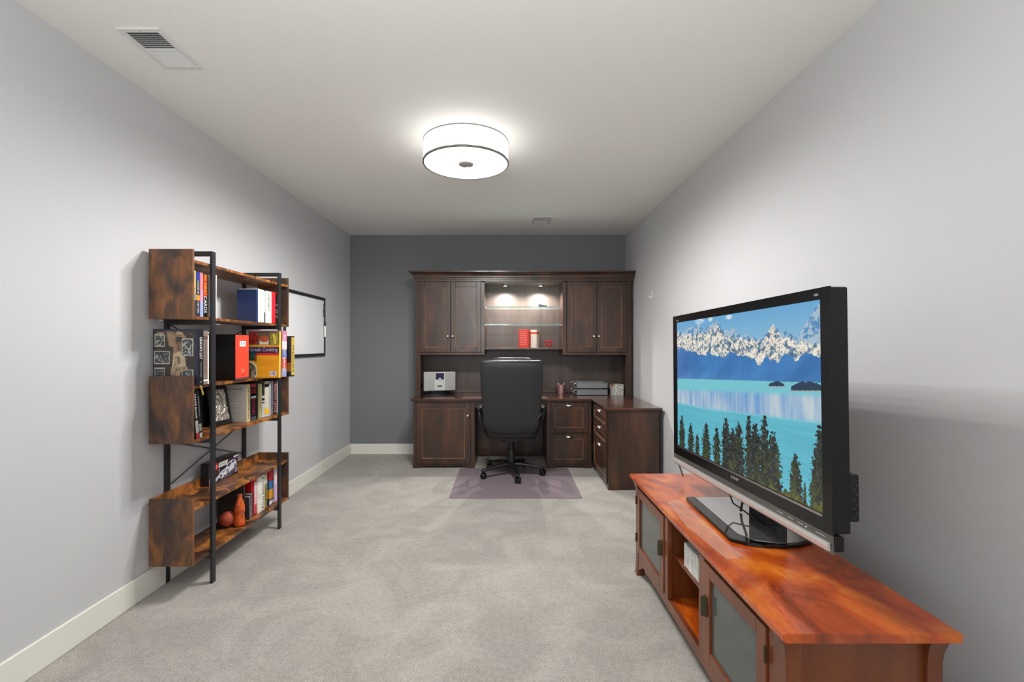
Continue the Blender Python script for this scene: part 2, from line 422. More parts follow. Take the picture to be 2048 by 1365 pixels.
# ------------------------------------------------------------------ television
TRZ = math.atan2(-.9991, .0423)
tv = thing('television', 'large flat television with black bezel showing a mountain lake picture', 'television', (.974, 2.026, .60), (0, 0, TRZ))
ZO = -.02  # local z offset because the base sits on the console top
def TB(mb_args, **k): return None
M_BEZ = mat('tv_bezel_black', (16, 16, 17), 0.16)
M_TVB = mat('tv_body_black', (12, 12, 13), 0.5)
m = MB()
u0, u1, zt, zb = -.610, .602, .953 + ZO, .186 + ZO
su0, su1, szt, szb = -.5615, .5615, .915 + ZO, .240 + ZO
m.box(u0, su0, -.006, 0, zb, zt).box(su1, u1, -.006, 0, zb, zt).box(su0, su1, -.006, 0, szt, zt).box(su0, su1, -.006, 0, zb, szb)
obj('bezel', m, M_BEZ, tv)
obj('casing', MB().box(u0 + .006, u1 - .004, .0002, .058, zb + .002, zt - .002, .004).box(u0 + .05, u1 - .05, .058, .095, zb + .05, zt - .05, .012), M_TVB, tv)
obj('screen_trim', MB().box(su0, su1, -.0075, -.006, szb - .010, szb - .002), M_SILVER, tv)

# picture on the screen, painted in the photograph's perspective-free screen coordinates
def screen_art():
    W, H = 600, 350
    a = canvas(W, H, (0, 0, 0)); u, v = UV(a)
    s = (u / 1007) / ((1 - u) / 572 + u / 1007) if False else None
    # u (true) -> s (fraction across the foreshortened screen)
    s = (u * 1007) / ((1 - u) * 572 + u * 1007)
    # keep the relation dl ~ 1/572, dr ~ 1/1007: s = u*dr/((1-u)*dl+u*dr)
    dl, dr = 1 / 572, 1 / 1007
    s = u * dr / ((1 - u) * dl + u * dr)
    s = 1 - (1 - u) * dl / ((1 - u) * dl + u * dr)
    def T(x, y):
        ss = (x - 83) / 687; yt = 250 - (x - 83) * .1637; yb = 822 + (x - 83) * .471
        uu = (ss / 572) / ((1 - ss) / 1007 + ss / 572); return uu, (y - yt) / (yb - yt)
    sky = np.array((92, 160, 208)) * (1 - v[..., None]) + np.array((150, 196, 222)) * v[..., None]
    sky = np.array((98, 160, 204.)) + (np.array((140, 184, 208.)) - np.array((98, 160, 204.))) * np.clip(v[..., None] / .25, 0, 1)
    a[:] = sky
    for (x, y, rx, ry) in ((190, 240, .05, .03), (242, 232, .022, .022), (330, 222, .03, .018)):
        cu_, cv_ = T(x, y); d = ((u - cu_) / rx) ** 2 + ((v - cv_) / ry) ** 2
        mix(a, (1.2 - d) * fbm(u * 60, v * 60, 5) * 1.5, (225, 232, 236), .85)
    # skyline from measured points
    pts = [T(*p) for p in ((83, 290), (110, 295), (150, 262), (165, 275), (185, 258), (205, 275), (240, 262), (270, 238), (300, 285), (330, 290), (350, 278), (370, 300), (400, 310), (430, 305),
                           (460, 325), (490, 322), (520, 285), (543, 258), (565, 280), (600, 292), (640, 305), (655, 325), (690, 260), (725, 205), (757, 160), (770, 172))]
    xs, yy_ = [p[0] for p in pts], [p[1] for p in pts]
    sk = np.interp(u, xs, yy_) + (fbm(u * 70, u * 0 + 3, 11) - .5) * .030
    front = np.interp(u, *zip(*[T(*p) for p in ((83, 300), (130, 305), (190, 300), (235, 290), (270, 255), (320, 320), (380, 320), (430, 325), (480, 340), (543, 262), (590, 320), (640, 320), (660, 345), (700, 350), (770, 345))])) + (fbm(u * 50, u * 0, 21) - .5) * .04
    sb = np.interp(u, *zip(*[T(*p) for p in ((83, 360), (130, 385), (165, 375), (200, 400), (250, 395), (300, 415), (330, 395), (390, 400), (440, 415), (480, 450), (510, 410), (560, 430), (600, 400), (650, 425), (700, 395), (770, 405))])) + (fbm(u * 45, u * 0 + 9, 31) - .5) * .05
    mtn = v > sk
    # ridged rock/snow pattern along the slopes
    r1 = fbm(u * 46 + v * 34, v * 30 - u * 30, 41, 5); r2 = fbm(u * 130 - v * 60, v * 60 + u * 60, 51, 4)
    snow = np.clip((r1 - .40) * 4.5 + (r2 - .45) * 3.0 + .25, 0, 1)
    blue = np.array((74, 132, 184.)); wht = np.array((232, 226, 212.)); rock = np.array((96, 104, 112.))
    high = blue * (1 - (snow * .55)[..., None]) + wht * (snow * .55)[..., None]
    low = (blue * .5 + rock * .5) * (1 - snow[..., None]) + wht * snow[..., None]
    dark = (fbm(u * 190 + v * 90, v * 150, 61, 3) > .62)
    low[dark] = low[dark] * .66
    a[mtn] = high[mtn]; mm = v > front; a[mm] = low[mm]
    hills = v > sb
    hcol = np.array((54, 116, 178.)) + (fbm(u * 9 + v * 8, v * 5 - u * 4, 71)[..., None] - .5) * np.array((34, 40, 44.))
    hz = np.clip((v - .36) / .08, 0, 1)[..., None]; hcol = hcol * (1 - hz * .25) + np.array((110, 150, 190)) * hz * .25
    hcol[..., 0] += np.clip(.25 - u, 0, 1) * 60
    a[hills] = hcol[hills]
    shore = .459 - .069 * u
    lake = v > shore
    a[lake] = (112, 190, 202)
    t0 = np.interp(u, (0, 1), (.535, .437)); t1 = np.interp(u, (0, .3, 1), (.665, .655, .585))
    band = np.clip((v - t0) / .03, 0, 1) * np.clip((t1 - v) / .02, 0, 1)
    streak = .5 * fbm(u * 75, v * 3, 81, 3) + .5 * fbm(u * 14, v * 4, 83, 2)
    bc = np.array((86, 140, 200.)) + (np.array((206, 210, 208.)) - np.array((86, 140, 200.))) * np.clip((streak - .30) * 1.5 + np.clip((v - .5) * 2, -.3, .5) * (1 - u) + u * .2, 0, 1)[..., None]
    lb = (band * lake)[..., None]; a[:] = a * (1 - lb) + bc * lb
    lw = ((v > t1) & lake)
    wl = np.array((90, 176, 196.)) + (fbm(u * 8, v * 60, 91)[..., None] - .5) * 18
    a[lw] = wl[lw]
    for (x0, y0, x1, y1, tp) in ((515, 522, 592, 548, 1), (622, 524, 775, 568, 0)):
        p0, p1 = T(x0, y1), T(x1, y1); top = T((x0 + x1) / 2, y0)[1]
        bt = np.interp(u, (p0[0], p1[0]), (p0[1], p1[1]))
        k = (u - p0[0]) / (p1[0] - p0[0]); hgt = (p0[1] + p1[1]) / 2 - top
        prof = hgt * np.clip(np.sin(np.clip(k, 0, 1) * PI), 0, 1) ** (.5 if tp else .3) * (.75 + .4 * fbm(u * 90, u * 0, 95))
        a[(k > 0) & (k < 1) & (v < bt) & (v > bt - prof)] = (28, 52, 76)
        a[(k > -.05) & (k < 1.05) & (v >= bt) & (v < bt + .006)] = (150, 170, 170)
    # poplars
    def tree(x, y, w, ybot=None, cut=None):
        tu, tvv = T(x, y); ww = w / 687 * .9
        yb_ = 1.02
        k = np.clip((v - tvv) / (yb_ - tvv), 0, 1)
        wid = ww * (.10 + .9 * np.clip(k * 2.0, 0, 1) ** .7) * (1.0 + .10 * np.sin(v * 300 + x))
        nz = (fbm(u * 120, v * 90, int(x), 3) - .5) * ww * 1.3
        m_ = (np.abs(u - tu) + nz < wid) & (v > tvv)
        g = fbm(u * 150, v * 100, int(x) + 7, 3)[..., None]
        col = np.array((28, 36, 33.)) + (g - .46) * np.array((118, 124, 116.)) 
        gr = .75 * np.clip((v - .72) / .25, 0, 1)[..., None] * np.clip((fbm(u * 40, v * 22, int(x) + 3) - .42) * 4, 0, 1)[..., None]
        col = col * (1 - gr) + np.array((76, 84, 34.)) * gr
        a[m_] = np.clip(col, 8, 200)[m_]
    for x, y, w_ in ((103, 685, 24), (145, 722, 22), (175, 765, 14), (217, 718, 26), (268, 732, 22), (313, 697, 28), (345, 735, 20), (372, 708, 27), (420, 676, 18), (452, 716, 26), (495, 685, 26), (536, 760, 28), (515, 850, 26), (640, 865, 22), (757, 728, 26), (683, 1000, 5), (735, 900, 18), (775, 860, 20)):
        tree(x, y, w_)
    gu = np.interp(u, (0, .55, .7, .8, .86, .93, 1), (1.1, 1.1, 1.0, .985, .955, .98, .955)) + (fbm(u * 60, u * 0, 99) - .5) * .07
    g = v > gu
    gc = np.array((104, 108, 42.)) * (.35 + .8 * fbm(u * 110, v * 80, 98)[..., None]); a[g] = gc[g]
    return a
M_SCREEN = attr_mat('television_picture', .25, emit=0.82)
painted('screen', screen_art(), M_SCREEN, tv, (su0, -.0030, szb), (su1 - su0, 0, 0), (0, 0, szt - szb), label='screen showing snowy mountains, turquoise lake and dark poplars')
M_TXTG = mat('grey_lettering', (190, 190, 190), .4)
text('SONY', M_TXTG, tv, (.04, -.0068, .213 + ZO), (1, 0, 0), (0, 0, 1), .012, .062, 'brand_lettering')
text('XBR', M_TXTG, tv, (.545, -.0068, .932 + ZO), (1, 0, 0), (0, 0, 1), .008, .022, 'brand_lettering')
text('BRAVIA', M_TXTG, tv, (-.545, -.0068, .926 + ZO), (1, 0, 0), (0, 0, 1), .006, .03, 'brand_lettering')
M_SMOKE = mat('smoked_acrylic', (120, 118, 112), .08, trans=.55)
M_ACRY = mat('clear_acrylic', (200, 212, 212), .03, trans=.9)
obj('smoked_strip', MB().box(u0, u1, -.006, -.001, .160 + ZO, .1855 + ZO), M_SMOKE, tv)
obj('acrylic_edge', MB().box(u0, u1, -.0045, -.0005, .127 + ZO, .1598 + ZO), M_ACRY, tv)
sp = MB().prism([(-.0050, .135 + ZO), (-.014, .137 + ZO), (-.016, .150 + ZO), (-.013, .1605 + ZO), (-.0060, .1605 + ZO)], 'x', u0 + .002, u1 - .010)
obj('speaker_bar', sp, mat('satin_aluminium', (214, 212, 210), .32, .55), tv)
for uu_, ww_ in ((.33, .035), (.39, .03), (.44, .03), (.53, .04)):
    obj('button_mark', MB().box(uu_, uu_ + ww_, -.0066, -.0061, .172 + ZO, .1735 + ZO), M_TXTG, tv)
obj('status_light', MB().lathe([(0, 0), (.0015, 0), (.0015, -.001), (0, -.001)], (.485, -.0062, .172 + ZO), 10, 'y'), mat('white_led', (240, 240, 240), .4, emit=((255, 255, 255), 1.5)), tv)
obj('speaker_housing', MB().box(u0 + .03, u1 + .0, .004, .034, .135 + ZO, .182 + ZO, .004), M_TVB, tv)
# side connector panel
cp = obj('connector_panel', MB().box(.40, .598, .0582, .086, .225 + ZO, .37 + ZO, .004), M_TVB, tv)
pm = MB()
for k in range(9):
    pm.box(.5982, .5985, .066 + (k % 2) * .008, .069 + (k % 2) * .009, .236 + ZO + k * .0145, .2385 + ZO + k * .0145)
obj('port', pm, mat('dim_grey_print', (110, 110, 110), .5), cp, label='small grey port markings')
# swivel neck and base (base coordinates in tv local frame are converted from the room)
def l2(x, y):  # room xy -> tv local
    d = Vector((x - .974, y - 2.026)); ex = Vector((.0423, -.9991)); ey = Vector((.9991, .0423)); return (d.dot(ex), d.dot(ey))
bpts = [(.908, 2.36), (.900, 2.35), (.883, 1.862), (.893, 1.846), (.935, 1.815), (.985, 1.797), (1.06, 1.787), (1.13, 1.797), (1.19, 1.825), (1.214, 1.85), (1.216, 2.35), (1.208, 2.36)]
bm_ = MB().prism([l2(*p) for p in bpts], 'z', -.020, -.006, .002)
tb = obj('stand_base', bm_, M_GLOSSB, tv)
mir = [(.945, 2.352), (.935, 1.90), (.97, 1.835), (1.06, 1.805), (1.13, 1.812), (1.18, 1.84), (1.206, 1.87), (1.207, 2.352)]
obj('base_plate', MB().prism([l2(*p) for p in mir], 'z', -.0059, -.0045), mat('polished_grey_plate', (196, 196, 194), .05, .9), tb, label='mirror-polished grey plate')
a_, b_ = l2(1.10, 1.98), l2(1.185, 2.12)
obj('neck', MB().box(min(a_[0], b_[0]), max(a_[0], b_[0]), min(a_[1], b_[1]), max(a_[1], b_[1]), -.0043, .20, .003).box(-.09, .09, .06, .17, .16, .30, .006), M_BLKP, tv)
c1 = [l2(1.03, 2.22) + (.14,), l2(1.035, 2.19) + (.08,), l2(1.03, 2.13) + (.04,), l2(1.06, 2.02) + (.018,), l2(1.06, 1.93) + (.012,), l2(1.06, 1.895) + (.022,), l2(1.075, 1.87) + (.018,), l2(1.09, 1.88) + (.001,)]
obj('power_cord', MB().tube(c1, .0035, 8), M_BLKP, tv, smooth=True)
c2 = [l2(1.10, 2.14) + (.17,), l2(1.09, 2.13) + (.09,), l2(1.07, 2.13) + (.035,), l2(1.07, 2.14) + (.001,)]
obj('power_cord', MB().tube(c2, .0055, 8), M_BLKP, tv, smooth=True)
c3 = [(-.60, .01, .16), (-.625, .02, .13), (-.63, .03, .08), (-.62, .05, .015)]
obj('power_cord', MB().tube(c3, .003, 8), M_BLKP, tv, smooth=True)

for o in tv.children:   # the display hangs about one degree out of level on its neck
    if o.name.split('.')[0] not in ('stand_base', 'base_plate', 'neck', 'power_cord'): o.rotation_euler = (0, -.0178, 0)
# clear film left lying on the console top beside the television base
fm = MB().prism([(.800, 2.33), (.870, 2.36), (.865, 1.72), (.80, 1.70), (.775, 2.00)], 'z', .5801, .5806)
fm.prism([(.790, 2.30), (.80, 2.30), (.872, 1.72), (.868, 1.715)], 'z', .5806, .5822).prism([(.796, 2.26), (.800, 2.265), (.775, 1.98), (.770, 1.985)], 'z', .5806, .5822)
one('plastic_film', fm, mat('clear_film', (240, 225, 215), .12, alpha=.10), 'strip of clear creased plastic film lying beside the television base', 'plastic film', (.83, 2.0, .58))

# ------------------------------------------------------------------ desk: base cabinets
def shaker(mb, axis, a0, a1, z0, z1, front, back, st=.05, bev=.0025):
    """frame of a panelled door; axis 'x': spans x, faces -y (front<back); axis 'y': spans y, faces -x"""
    def bx(p0, p1, q0, q1):
        if axis == 'x': mb.box(p0, p1, front, back, q0, q1, bev)
        else: mb.box(front, back, p0, p1, q0, q1, bev)
    bx(a0, a0 + st, z0, z1); bx(a1 - st, a1, z0, z1); bx(a0 + st, a1 - st, z0, z0 + st); bx(a0 + st, a1 - st, z1 - st, z1)
    return mb
def bead(axis, a0, a1, z0, z1, front, w_=.006):
    m = MB()
    def bx(p0, p1, q0, q1):
        if axis == 'x': m.box(p0, p1, front, front + .006, q0, q1, .0015)
        else: m.box(front, front + .006, p0, p1, q0, q1, .0015)
    bx(a0, a0 + w_, z0, z1); bx(a1 - w_, a1, z0, z1); bx(a0 + w_, a1 - w_, z0, z0 + w_); bx(a0 + w_, a1 - w_, z1 - w_, z1)
    return m
M_BEAD = wood('highlit_bead_edge', [(104, 72, 52), (142, 104, 78), (172, 132, 102)], 4, (1, 1, 1), .35, .2)  # edge highlights of the beads painted in as a lighter wood colour
def panel_front(name, parent, axis, a0, a1, z0, z1, front, th, st=.05):
    d = obj(name, shaker(MB(), axis, a0, a1, z0, z1, front, front + th, st), M_ESP, parent)
    m = MB()
    if axis == 'x': m.box(a0 + st - .002, a1 - st + .002, front + .007, front + th - .002, z0 + st - .002, z1 - st + .002)
    else: m.box(front + .007, front + th - .002, a0 + st - .002, a1 - st + .002, z0 + st - .002, z1 - st + .002)
    obj('panel', m, M_ESPD, d)
    obj('bead', bead(axis, a0 + st, a1 - st, z0 + st, z1 - st, front + .0015, .005), M_BEAD, d)
    return d
def knob(parent, x, y, z):
    m = MB().lathe([(0, 0), (.009, 0), (.007, -.010), (.014, -.013), (.0185, -.020), (.016, -.027), (.008, -.031), (0, -.032)], (x, y, z), 16, 'y')
    obj('knob', m, M_NICKEL, parent, smooth=60)
def cup(parent, axis, a, front, z):
    # half-dome bin pull
    rings = []
    n = 12
    for i in range(7):
        ph = i / 6 * PI / 2
        ring = []
        for k in range(n + 1):
            th = k / n * PI
            w_ = .046 * math.cos(th); h_ = .024 * math.sin(th)
            out = .026 * math.sin(ph); sc = math.cos(ph)
            p = (w_ * (sc * .9 + .1 * (1 - ph)), out + .0005, h_ * sc)
            ring.append((a + p[0], front - p[1], z + p[2]) if axis == 'x' else (front - p[1], a + p[0], z + p[2]))
        rings.append(ring)
    m = MB().loft(rings, cap=False, closed=False)
    bmesh.ops.solidify(m.bm, geom=m.bm.faces[:], thickness=.0015)
    obj('cup_pull', m, M_NICKEL, parent, smooth=60)
def toe(a0, a1, h=.045, up=.026):
    pts = [(a0, h), (a0, 0)]
    pts += [(a0 + .07, 0)]
    for k in range(1, 6): pts.append((a0 + .07 + .05 * k / 5, up * math.sin(k / 5 * PI / 2)))
    for k in range(0, 6)[::-1]: pts.append((a1 - .07 - .05 * k / 5, up * math.sin(k / 5 * PI / 2)))
    pts += [(a1, 0), (a1, h)]
    out = []
    for p in pts:
        if not out or (abs(p[0] - out[-1][0]) + abs(p[1] - out[-1][1])) > 1e-6: out.append(p)
    return out
DF = 5.168; ZT = .743
lc = thing('base_cabinet', 'dark espresso base cabinet with one panelled door at left end of desk', 'cabinet', (-.70, 5.45, 0))
obj('body', MB().box(-1.032, -.360, DF + .02, 5.80, .045, ZT), M_ESP, lc)
ff = MB().box(-1.034, -1.004, DF, DF + .02, .045, ZT).box(-.400, -.359, DF, DF + .02, .045, ZT).box(-1.004, -.400, DF, DF + .02, .723, ZT)
obj('face_frame', ff, M_ESP, lc)
obj('plinth', MB().prism(toe(-1.036, -.357), 'y', DF - .003, DF + .02).box(-1.032, -1.01, DF + .02, 5.8, 0, .045).box(-.38, -.360, DF + .02, 5.8, 0, .045), M_ESP, lc)
d = panel_front('door', lc, 'x', -1.002, -.402, .047, .721, DF - .012, .018, .062)
knob(d, -.431, DF - .012, .583)
fc = thing('file_cabinet', 'dark espresso two-drawer file cabinet right of the kneehole', 'cabinet', (.69, 5.45, 0))
obj('body', MB().box(.444, .930, DF + .02, 5.80, .045, ZT), M_ESP, fc)
obj('face_frame', MB().box(.442, .476, DF, DF + .02, .045, ZT).box(.896, .932, DF, DF + .02, .045, ZT).box(.476, .896, DF, DF + .02, .380, .395).box(.476, .896, DF, DF + .02, .725, ZT), M_ESP, fc)
obj('plinth', MB().prism(toe(.440, .934), 'y', DF - .003, DF + .02).box(.444, .464, DF + .02, 5.8, 0, .045).box(.912, .930, DF + .02, 5.8, 0, .045), M_ESP, fc)
for z0, z1, zc in ((.397, .723, .690), (.048, .378, .343)):
    d = panel_front('drawer', fc, 'x', .478, .894, z0, z1, DF - .012, .018, .052)
    cup(d, 'x', .683, DF - .012, zc)
RX = .952
rc = thing('return_cabinet', 'dark espresso three-drawer return cabinet along the right wall', 'cabinet', (1.19, 4.8, 0))
obj('body', MB().box(RX + .02, 1.420, 4.388, 5.148, .045, ZT, .001), M_ESP, rc)
obj('end_panel', MB().box(RX + .012, 1.424, 4.380, 4.388, .010, ZT, .001), M_ESP, rc)
obj('face_frame', MB().box(RX, RX + .02, 4.388, 4.420, .045, ZT).box(RX, RX + .02, 5.105, 5.148, .045, ZT).box(RX, RX + .02, 4.42, 5.105, .725, ZT), M_ESP, rc)
obj('plinth', MB().prism(toe(4.384, 5.148), 'x', RX - .003, RX + .02).prism(toe(RX + .02, 1.42), 'y', 4.378, 4.388), M_ESP, rc)
for z0, z1, zc in ((.552, .722, .685), (.382, .545, .517), (.052, .375, .343)):
    d = panel_front('drawer', rc, 'y', 4.424, 5.10, z0, z1, RX - .012, .018, .048)
    cup(d, 'y', 4.77, RX - .012, zc)
# worktop, L-shaped
wt = thing('worktop', 'dark espresso L-shaped worktop covering the three desk cabinets', 'worktop', (.1, 5.5, .743))
L_ = [(-1.060, 5.125), (.905, 5.125), (.930, 5.09), (.930, 4.358), (1.452, 4.358), (1.452, 5.815), (-1.060, 5.815)]
def inset(p, k):  # shrink outline a little for the moulded edge
    cx = [(-1.060 + k, 5.125 + k), (.905 + k, 5.125 + k), (.930 + k, 5.09 + k), (.930 + k, 4.358 + k), (1.452 - k, 4.358 + k), (1.452 - k, 5.815), (-1.060 + k, 5.815)]
    return cx
rings = [[(x, y, .7432) for x, y in inset(L_, .012)], [(x, y, .750) for x, y in inset(L_, .003)], [(x, y, .757) for x, y in inset(L_, 0)], [(x, y, .768) for x, y in inset(L_, 0)], [(x, y, .773) for x, y in inset(L_, .006)]]
m = MB().loft(rings)
bmesh.ops.triangulate(m.bm, faces=[f for f in m.bm.faces if len(f.verts) > 4])
obj('top', m, M_ESPTOP, wt)
obj('modesty_panel', MB().box(-.356, .438, 5.700, 5.716, .012, .742), M_ESP, wt)
obj('drawer_apron', MB().box(-.357, .440, 5.20, 5.22, .665, .742, .001), M_ESP, wt)
obj('cable_port', MB().lathe([(0, 0), (.02, 0), (.022, -.004), (.012, -.006), (0, -.006)], (.272, 5.700, .33), 16, 'y'), M_BLKP, wt)

# ------------------------------------------------------------------ hutch
HF, HB = 5.430, 5.828
hu = thing('desk_hutch', 'dark espresso hutch with crown moulding, panelled doors and lit glass shelves', 'hutch', (.19, 5.63, .7735))
Z0 = .7735
obj('side_panel', MB().box(-1.056, -1.034, HF + .012, HB, Z0, 2.12), M_ESP, hu)
obj('side_panel', MB().box(1.421, 1.443, HF + .012, HB, Z0, 2.12), M_ESP, hu)
def pilaster(x0, x1):
    m = MB().box(x0, x1, HF, HF + .02, Z0, 2.12, .001)
    o = obj('pilaster', m, M_ESP, hu)
    n = 4; w_ = (x1 - x0 - .016) / n
    fl = MB()
    for k in range(n):
        fl.box(x0 + .008 + k * w_ + .002, x0 + .008 + (k + 1) * w_ - .002, HF - .003, HF + .001, .84, 2.06, .001)
    obj('fluting', fl, M_ESP, o)
pilaster(-1.059, -1.006); pilaster(1.382, 1.446)
for x0, x1 in ((-.302, -.261), (.648, .692)):
    obj('stile', MB().box(x0, x1, HF, HF + .02, 1.245, 2.12, .001), M_ESP, hu)
obj('top_rail', MB().box(-1.006, 1.382, HF, HF + .02, 2.092, 2.12), M_ESP, hu)
obj('back_panel', MB().box(-1.034, 1.421, HB - .012, HB, Z0, 2.12), wood('espresso_back', [(58, 47, 42), (70, 58, 52), (80, 68, 62)], 2, (3, 3, .5), .45, .1), hu)
obj('back_rail', MB().box(-1.034, 1.421, HB - .045, HB - .013, Z0, .833, .002), M_ESP, hu)
obj('top_board', MB().box(-1.034, 1.421, HF + .02, HB - .012, 2.088, 2.118), M_ESP, hu)
for x0, x1 in ((-1.034, -.261), (.648, 1.421)):
    obj('cabinet_bottom', MB().box(x0, x1, HF + .02, HB - .012, 1.250, 1.270), M_ESP, hu)
    xa, xb = (x0, x1 + .0) if x0 < 0 else (x0, x1)
    obj('bottom_moulding', MB().box(x0 + (.028 if x0 < 0 else -.006), x1 + (.006 if x0 < 0 else -.039), HF - .008, HF + .02, 1.245, 1.279, .005), M_ESP, hu)
obj('cabinet_side', MB().box(-.281, -.262, HF + .02, HB - .012, 1.27, 2.088), M_ESP, hu)
obj('cabinet_side', MB().box(.649, .668, HF + .02, HB - .012, 1.27, 2.088), M_ESP, hu)
obj('display_shelf', MB().box(-.261, .648, HF + .004, HB - .012, 1.310, 1.331, .002), M_ESP, hu)
for a0, a1, kx in ((-1.004, -.654, -.685), (-.650, -.304, -.630), (.695, 1.040, 1.005), (1.043, 1.380, 1.063)):
    d = panel_front('door', hu, 'x', a0, a1, 1.281, 2.090, HF - .014, .018, .052)
    knob(d, kx, HF - .014, 1.463)
for zz in (1.817, 1.611):
    g = obj('glass_shelf', MB().box(-.255, .642, HF + .09, HB - .014, zz - .009, zz, .001), M_GLASS, hu, label='clear glass shelf')
    obj('edge', MB().box(-.255, .642, HF + .0885, HF + .0899, zz - .009, zz), M_GEDGE, g, label='green-tinted front edge')
    for xx in (-.258, .630):
        obj('shelf_clip', MB().box(xx, xx + .014, HF + .10, HF + .118, zz - .018, zz - .0095, .002), M_NICKEL, g)
# crown moulding
def crown():
    x0, x1, yf, yb = -1.059, 1.446, HF, HB
    prof = [(.002, 2.100), (.010, 2.104), (.010, 2.124), (.016, 2.130), (.016, 2.142), (.022, 2.146)]
    for k in range(7):
        a = k / 6 * PI / 2
        prof.append((.024 + .046 * (1 - math.cos(a)), 2.150 + .048 * math.sin(a)))
    prof += [(.074, 2.202), (.074, 2.216), (.060, 2.218)]
    rings = []
    for o_, z in prof:
        ox = min(o_, .031)
        rings.append([(x0 - o_, yb, z), (x0 - o_, yf - o_, z), (x1 + ox, yf - o_, z), (x1 + ox, yb, z)])
    return MB().loft(rings)
obj('crown_moulding', crown(), M_ESP, hu)
# puck lamps under the hutch top
for i, xx in enumerate((-.022, .405)):
    p = obj('puck_light', MB().lathe([(0, 0), (.034, 0), (.036, -.006), (.032, -.016), (.024, -.018), (.022, -.012)], (xx, 5.63, 2.0875), 24), M_NICKEL, hu, smooth=40)
    obj('bulb', MB().lathe([(0, -.006), (.018, -.008), (.021, -.013), (0, -.014)], (xx, 5.63, 2.0870), 20), mat('halogen_glow', (255, 250, 240), .3, emit=((255, 248, 238), 60)), p)
    l = bpy.data.lights.new('puck_spot', 'SPOT'); l.energy = 58; l.spot_size = math.radians(150); l.spot_blend = .6; l.shadow_soft_size = .015; l.color = (1, .97, .93)
    lo = bpy.data.objects.new('puck_spot', l); C.objects.link(lo); lo.location = (xx - hu.location.x, 5.63 - hu.location.y, 2.066 - hu.location.z); lo.parent = hu

# ------------------------------------------------------------------ things on the hutch and desk
# acrylic case on the upper glass shelf
ac = thing('display_case', 'small clear acrylic case with a silver trinket on the upper glass shelf', 'display case', (.40, 5.64, 1.8172))
m = MB()
for z0, z1 in ((1.8175, 1.8205), (1.862, 1.865)): m.box(.30, .50, 5.60, 5.68, z0, z1)
for x0, x1 in ((.30, .303), (.497, .50)): m.box(x0, x1, 5.60, 5.68, 1.8206, 1.8619)
obj('case', m, mat('case_acrylic', (225, 232, 232), .08, alpha=.35), ac)
obj('trinket', MB().lathe([(0, 0), (.022, .003), (.026, .010), (.018, .020), (0, .024)], (.345, 5.64, 1.8207), 16), mat('polished_silver', (220, 220, 224), .12, 1), ac, smooth=60)
obj('wedge', MB().prism([(.385, 1.8207), (.485, 1.8207), (.485, 1.832), (.385, 1.856)], 'y', 5.62, 5.66), mat('dark_teal_metal', (70, 84, 88), .3, .6), ac)
# red lettered box and white boxed book
M_RED = mat('gift_red', (214, 66, 54), .45)
M_PINK = mat('pale_pink_print', (246, 190, 178), .5)
rb = thing('red_box', 'upright red box with rows of pale lettering on hutch display shelf', 'box', (.215, 5.62, 1.3315), (0, 0, -.42))
obj('box', MB().box(-.060, .060, -.045, .045, 0, .218, .001), M_RED, rb)
for i, (t_, z) in enumerate((('AND YOU', .192), ('WILL HAVE', .168), ('EVERY', .143), ('REASON', .118), ('TO BE', .092), ('HAPPY', .066), ('ALWAYS', .040))):
    text(t_, M_PINK, rb, (0, -.0456, z), (1, 0, 0), (0, 0, 1), .012, .085, 'lettering')
wb = thing('white_box', 'white slipcased book with a red ribbon round it beside the red box', 'book', (.336, 5.625, 1.3315), (0, 0, -.42))
obj('slipcase', MB().box(-.038, .038, -.045, .045, 0, .213, .001), mat('ivory_card', (226, 214, 198), .5), wb)
obj('spine_edge', MB().box(-.006, .006, -.0475, -.0451, .0, .213), mat('white_card', (244, 240, 232), .5), wb)
obj('ribbon', MB().box(-.041, .041, -.0490, .047, .165, .185), M_RED, wb)
# red wire ornament
M_REDM = mat('red_enamel', (206, 40, 44), .25)
ro = []
for k in range(60):
    a = k / 59 * 4.3 * PI
    ro.append((.50 + .045 * math.cos(a) * (1 - .45 * k / 59) + .012 * math.sin(a * .5), 5.62 + .02 * math.sin(a * 1.5), 1.3315 + .050 + .040 * math.sin(a) * (1 - .3 * k / 59)))
m = MB().tube(ro, .0042, 8)
m.tube([(.435, 5.62, 1.410), (.46, 5.61, 1.418), (.49, 5.60, 1.408), (.515, 5.61, 1.416), (.53, 5.62, 1.405)], .005, 8)
m.tube([(.470, 5.62, 1.41), (.474, 5.615, 1.375), (.495, 5.61, 1.352), (.53, 5.615, 1.338)], .005, 8)
one('red_ornament', m, M_REDM, 'small twisted red ornament at right end of hutch display shelf', 'ornament', (.49, 5.62, 1.3315), smooth=True)

# stereo
ZD = .7735
st_ = thing('desk_stereo', 'flat silver compact stereo with purple display at left end of desk', 'stereo', (-.806, 5.575, ZD), (0, 0, .30))
M_GRILLE = mat('silver_grille', (168, 170, 168), .45, .5, bump=(900, .3, .001))
M_SILP = mat('silver_plastic', (206, 206, 204), .35, .3)
obj('body', MB().box(-.188, .188, -.03, .03, .046, .270, .006), M_SILP, st_)
obj('speaker_grille', MB().box(-.180, -.062, -.0325, -.0302, .056, .260, .001), M_GRILLE, st_)
obj('speaker_grille', MB().box(.062, .180, -.0325, -.0302, .056, .260, .001), M_GRILLE, st_)
obj('display', MB().box(-.05, .05, -.0335, -.0302, .180, .255, .001), mat('purple_display', (50, 40, 66), .2), st_)
obj('control_dial', MB().lathe([(0, -.006), (.014, -.006), (.017, -.003), (.017, 0)], (0, -.0336, .184), 20, 'y'), M_SILP, st_, smooth=40)
obj('small_screen', MB().box(-.026, .026, -.0335, -.0302, .092, .112), mat('olive_lcd', (92, 92, 76), .3), st_)
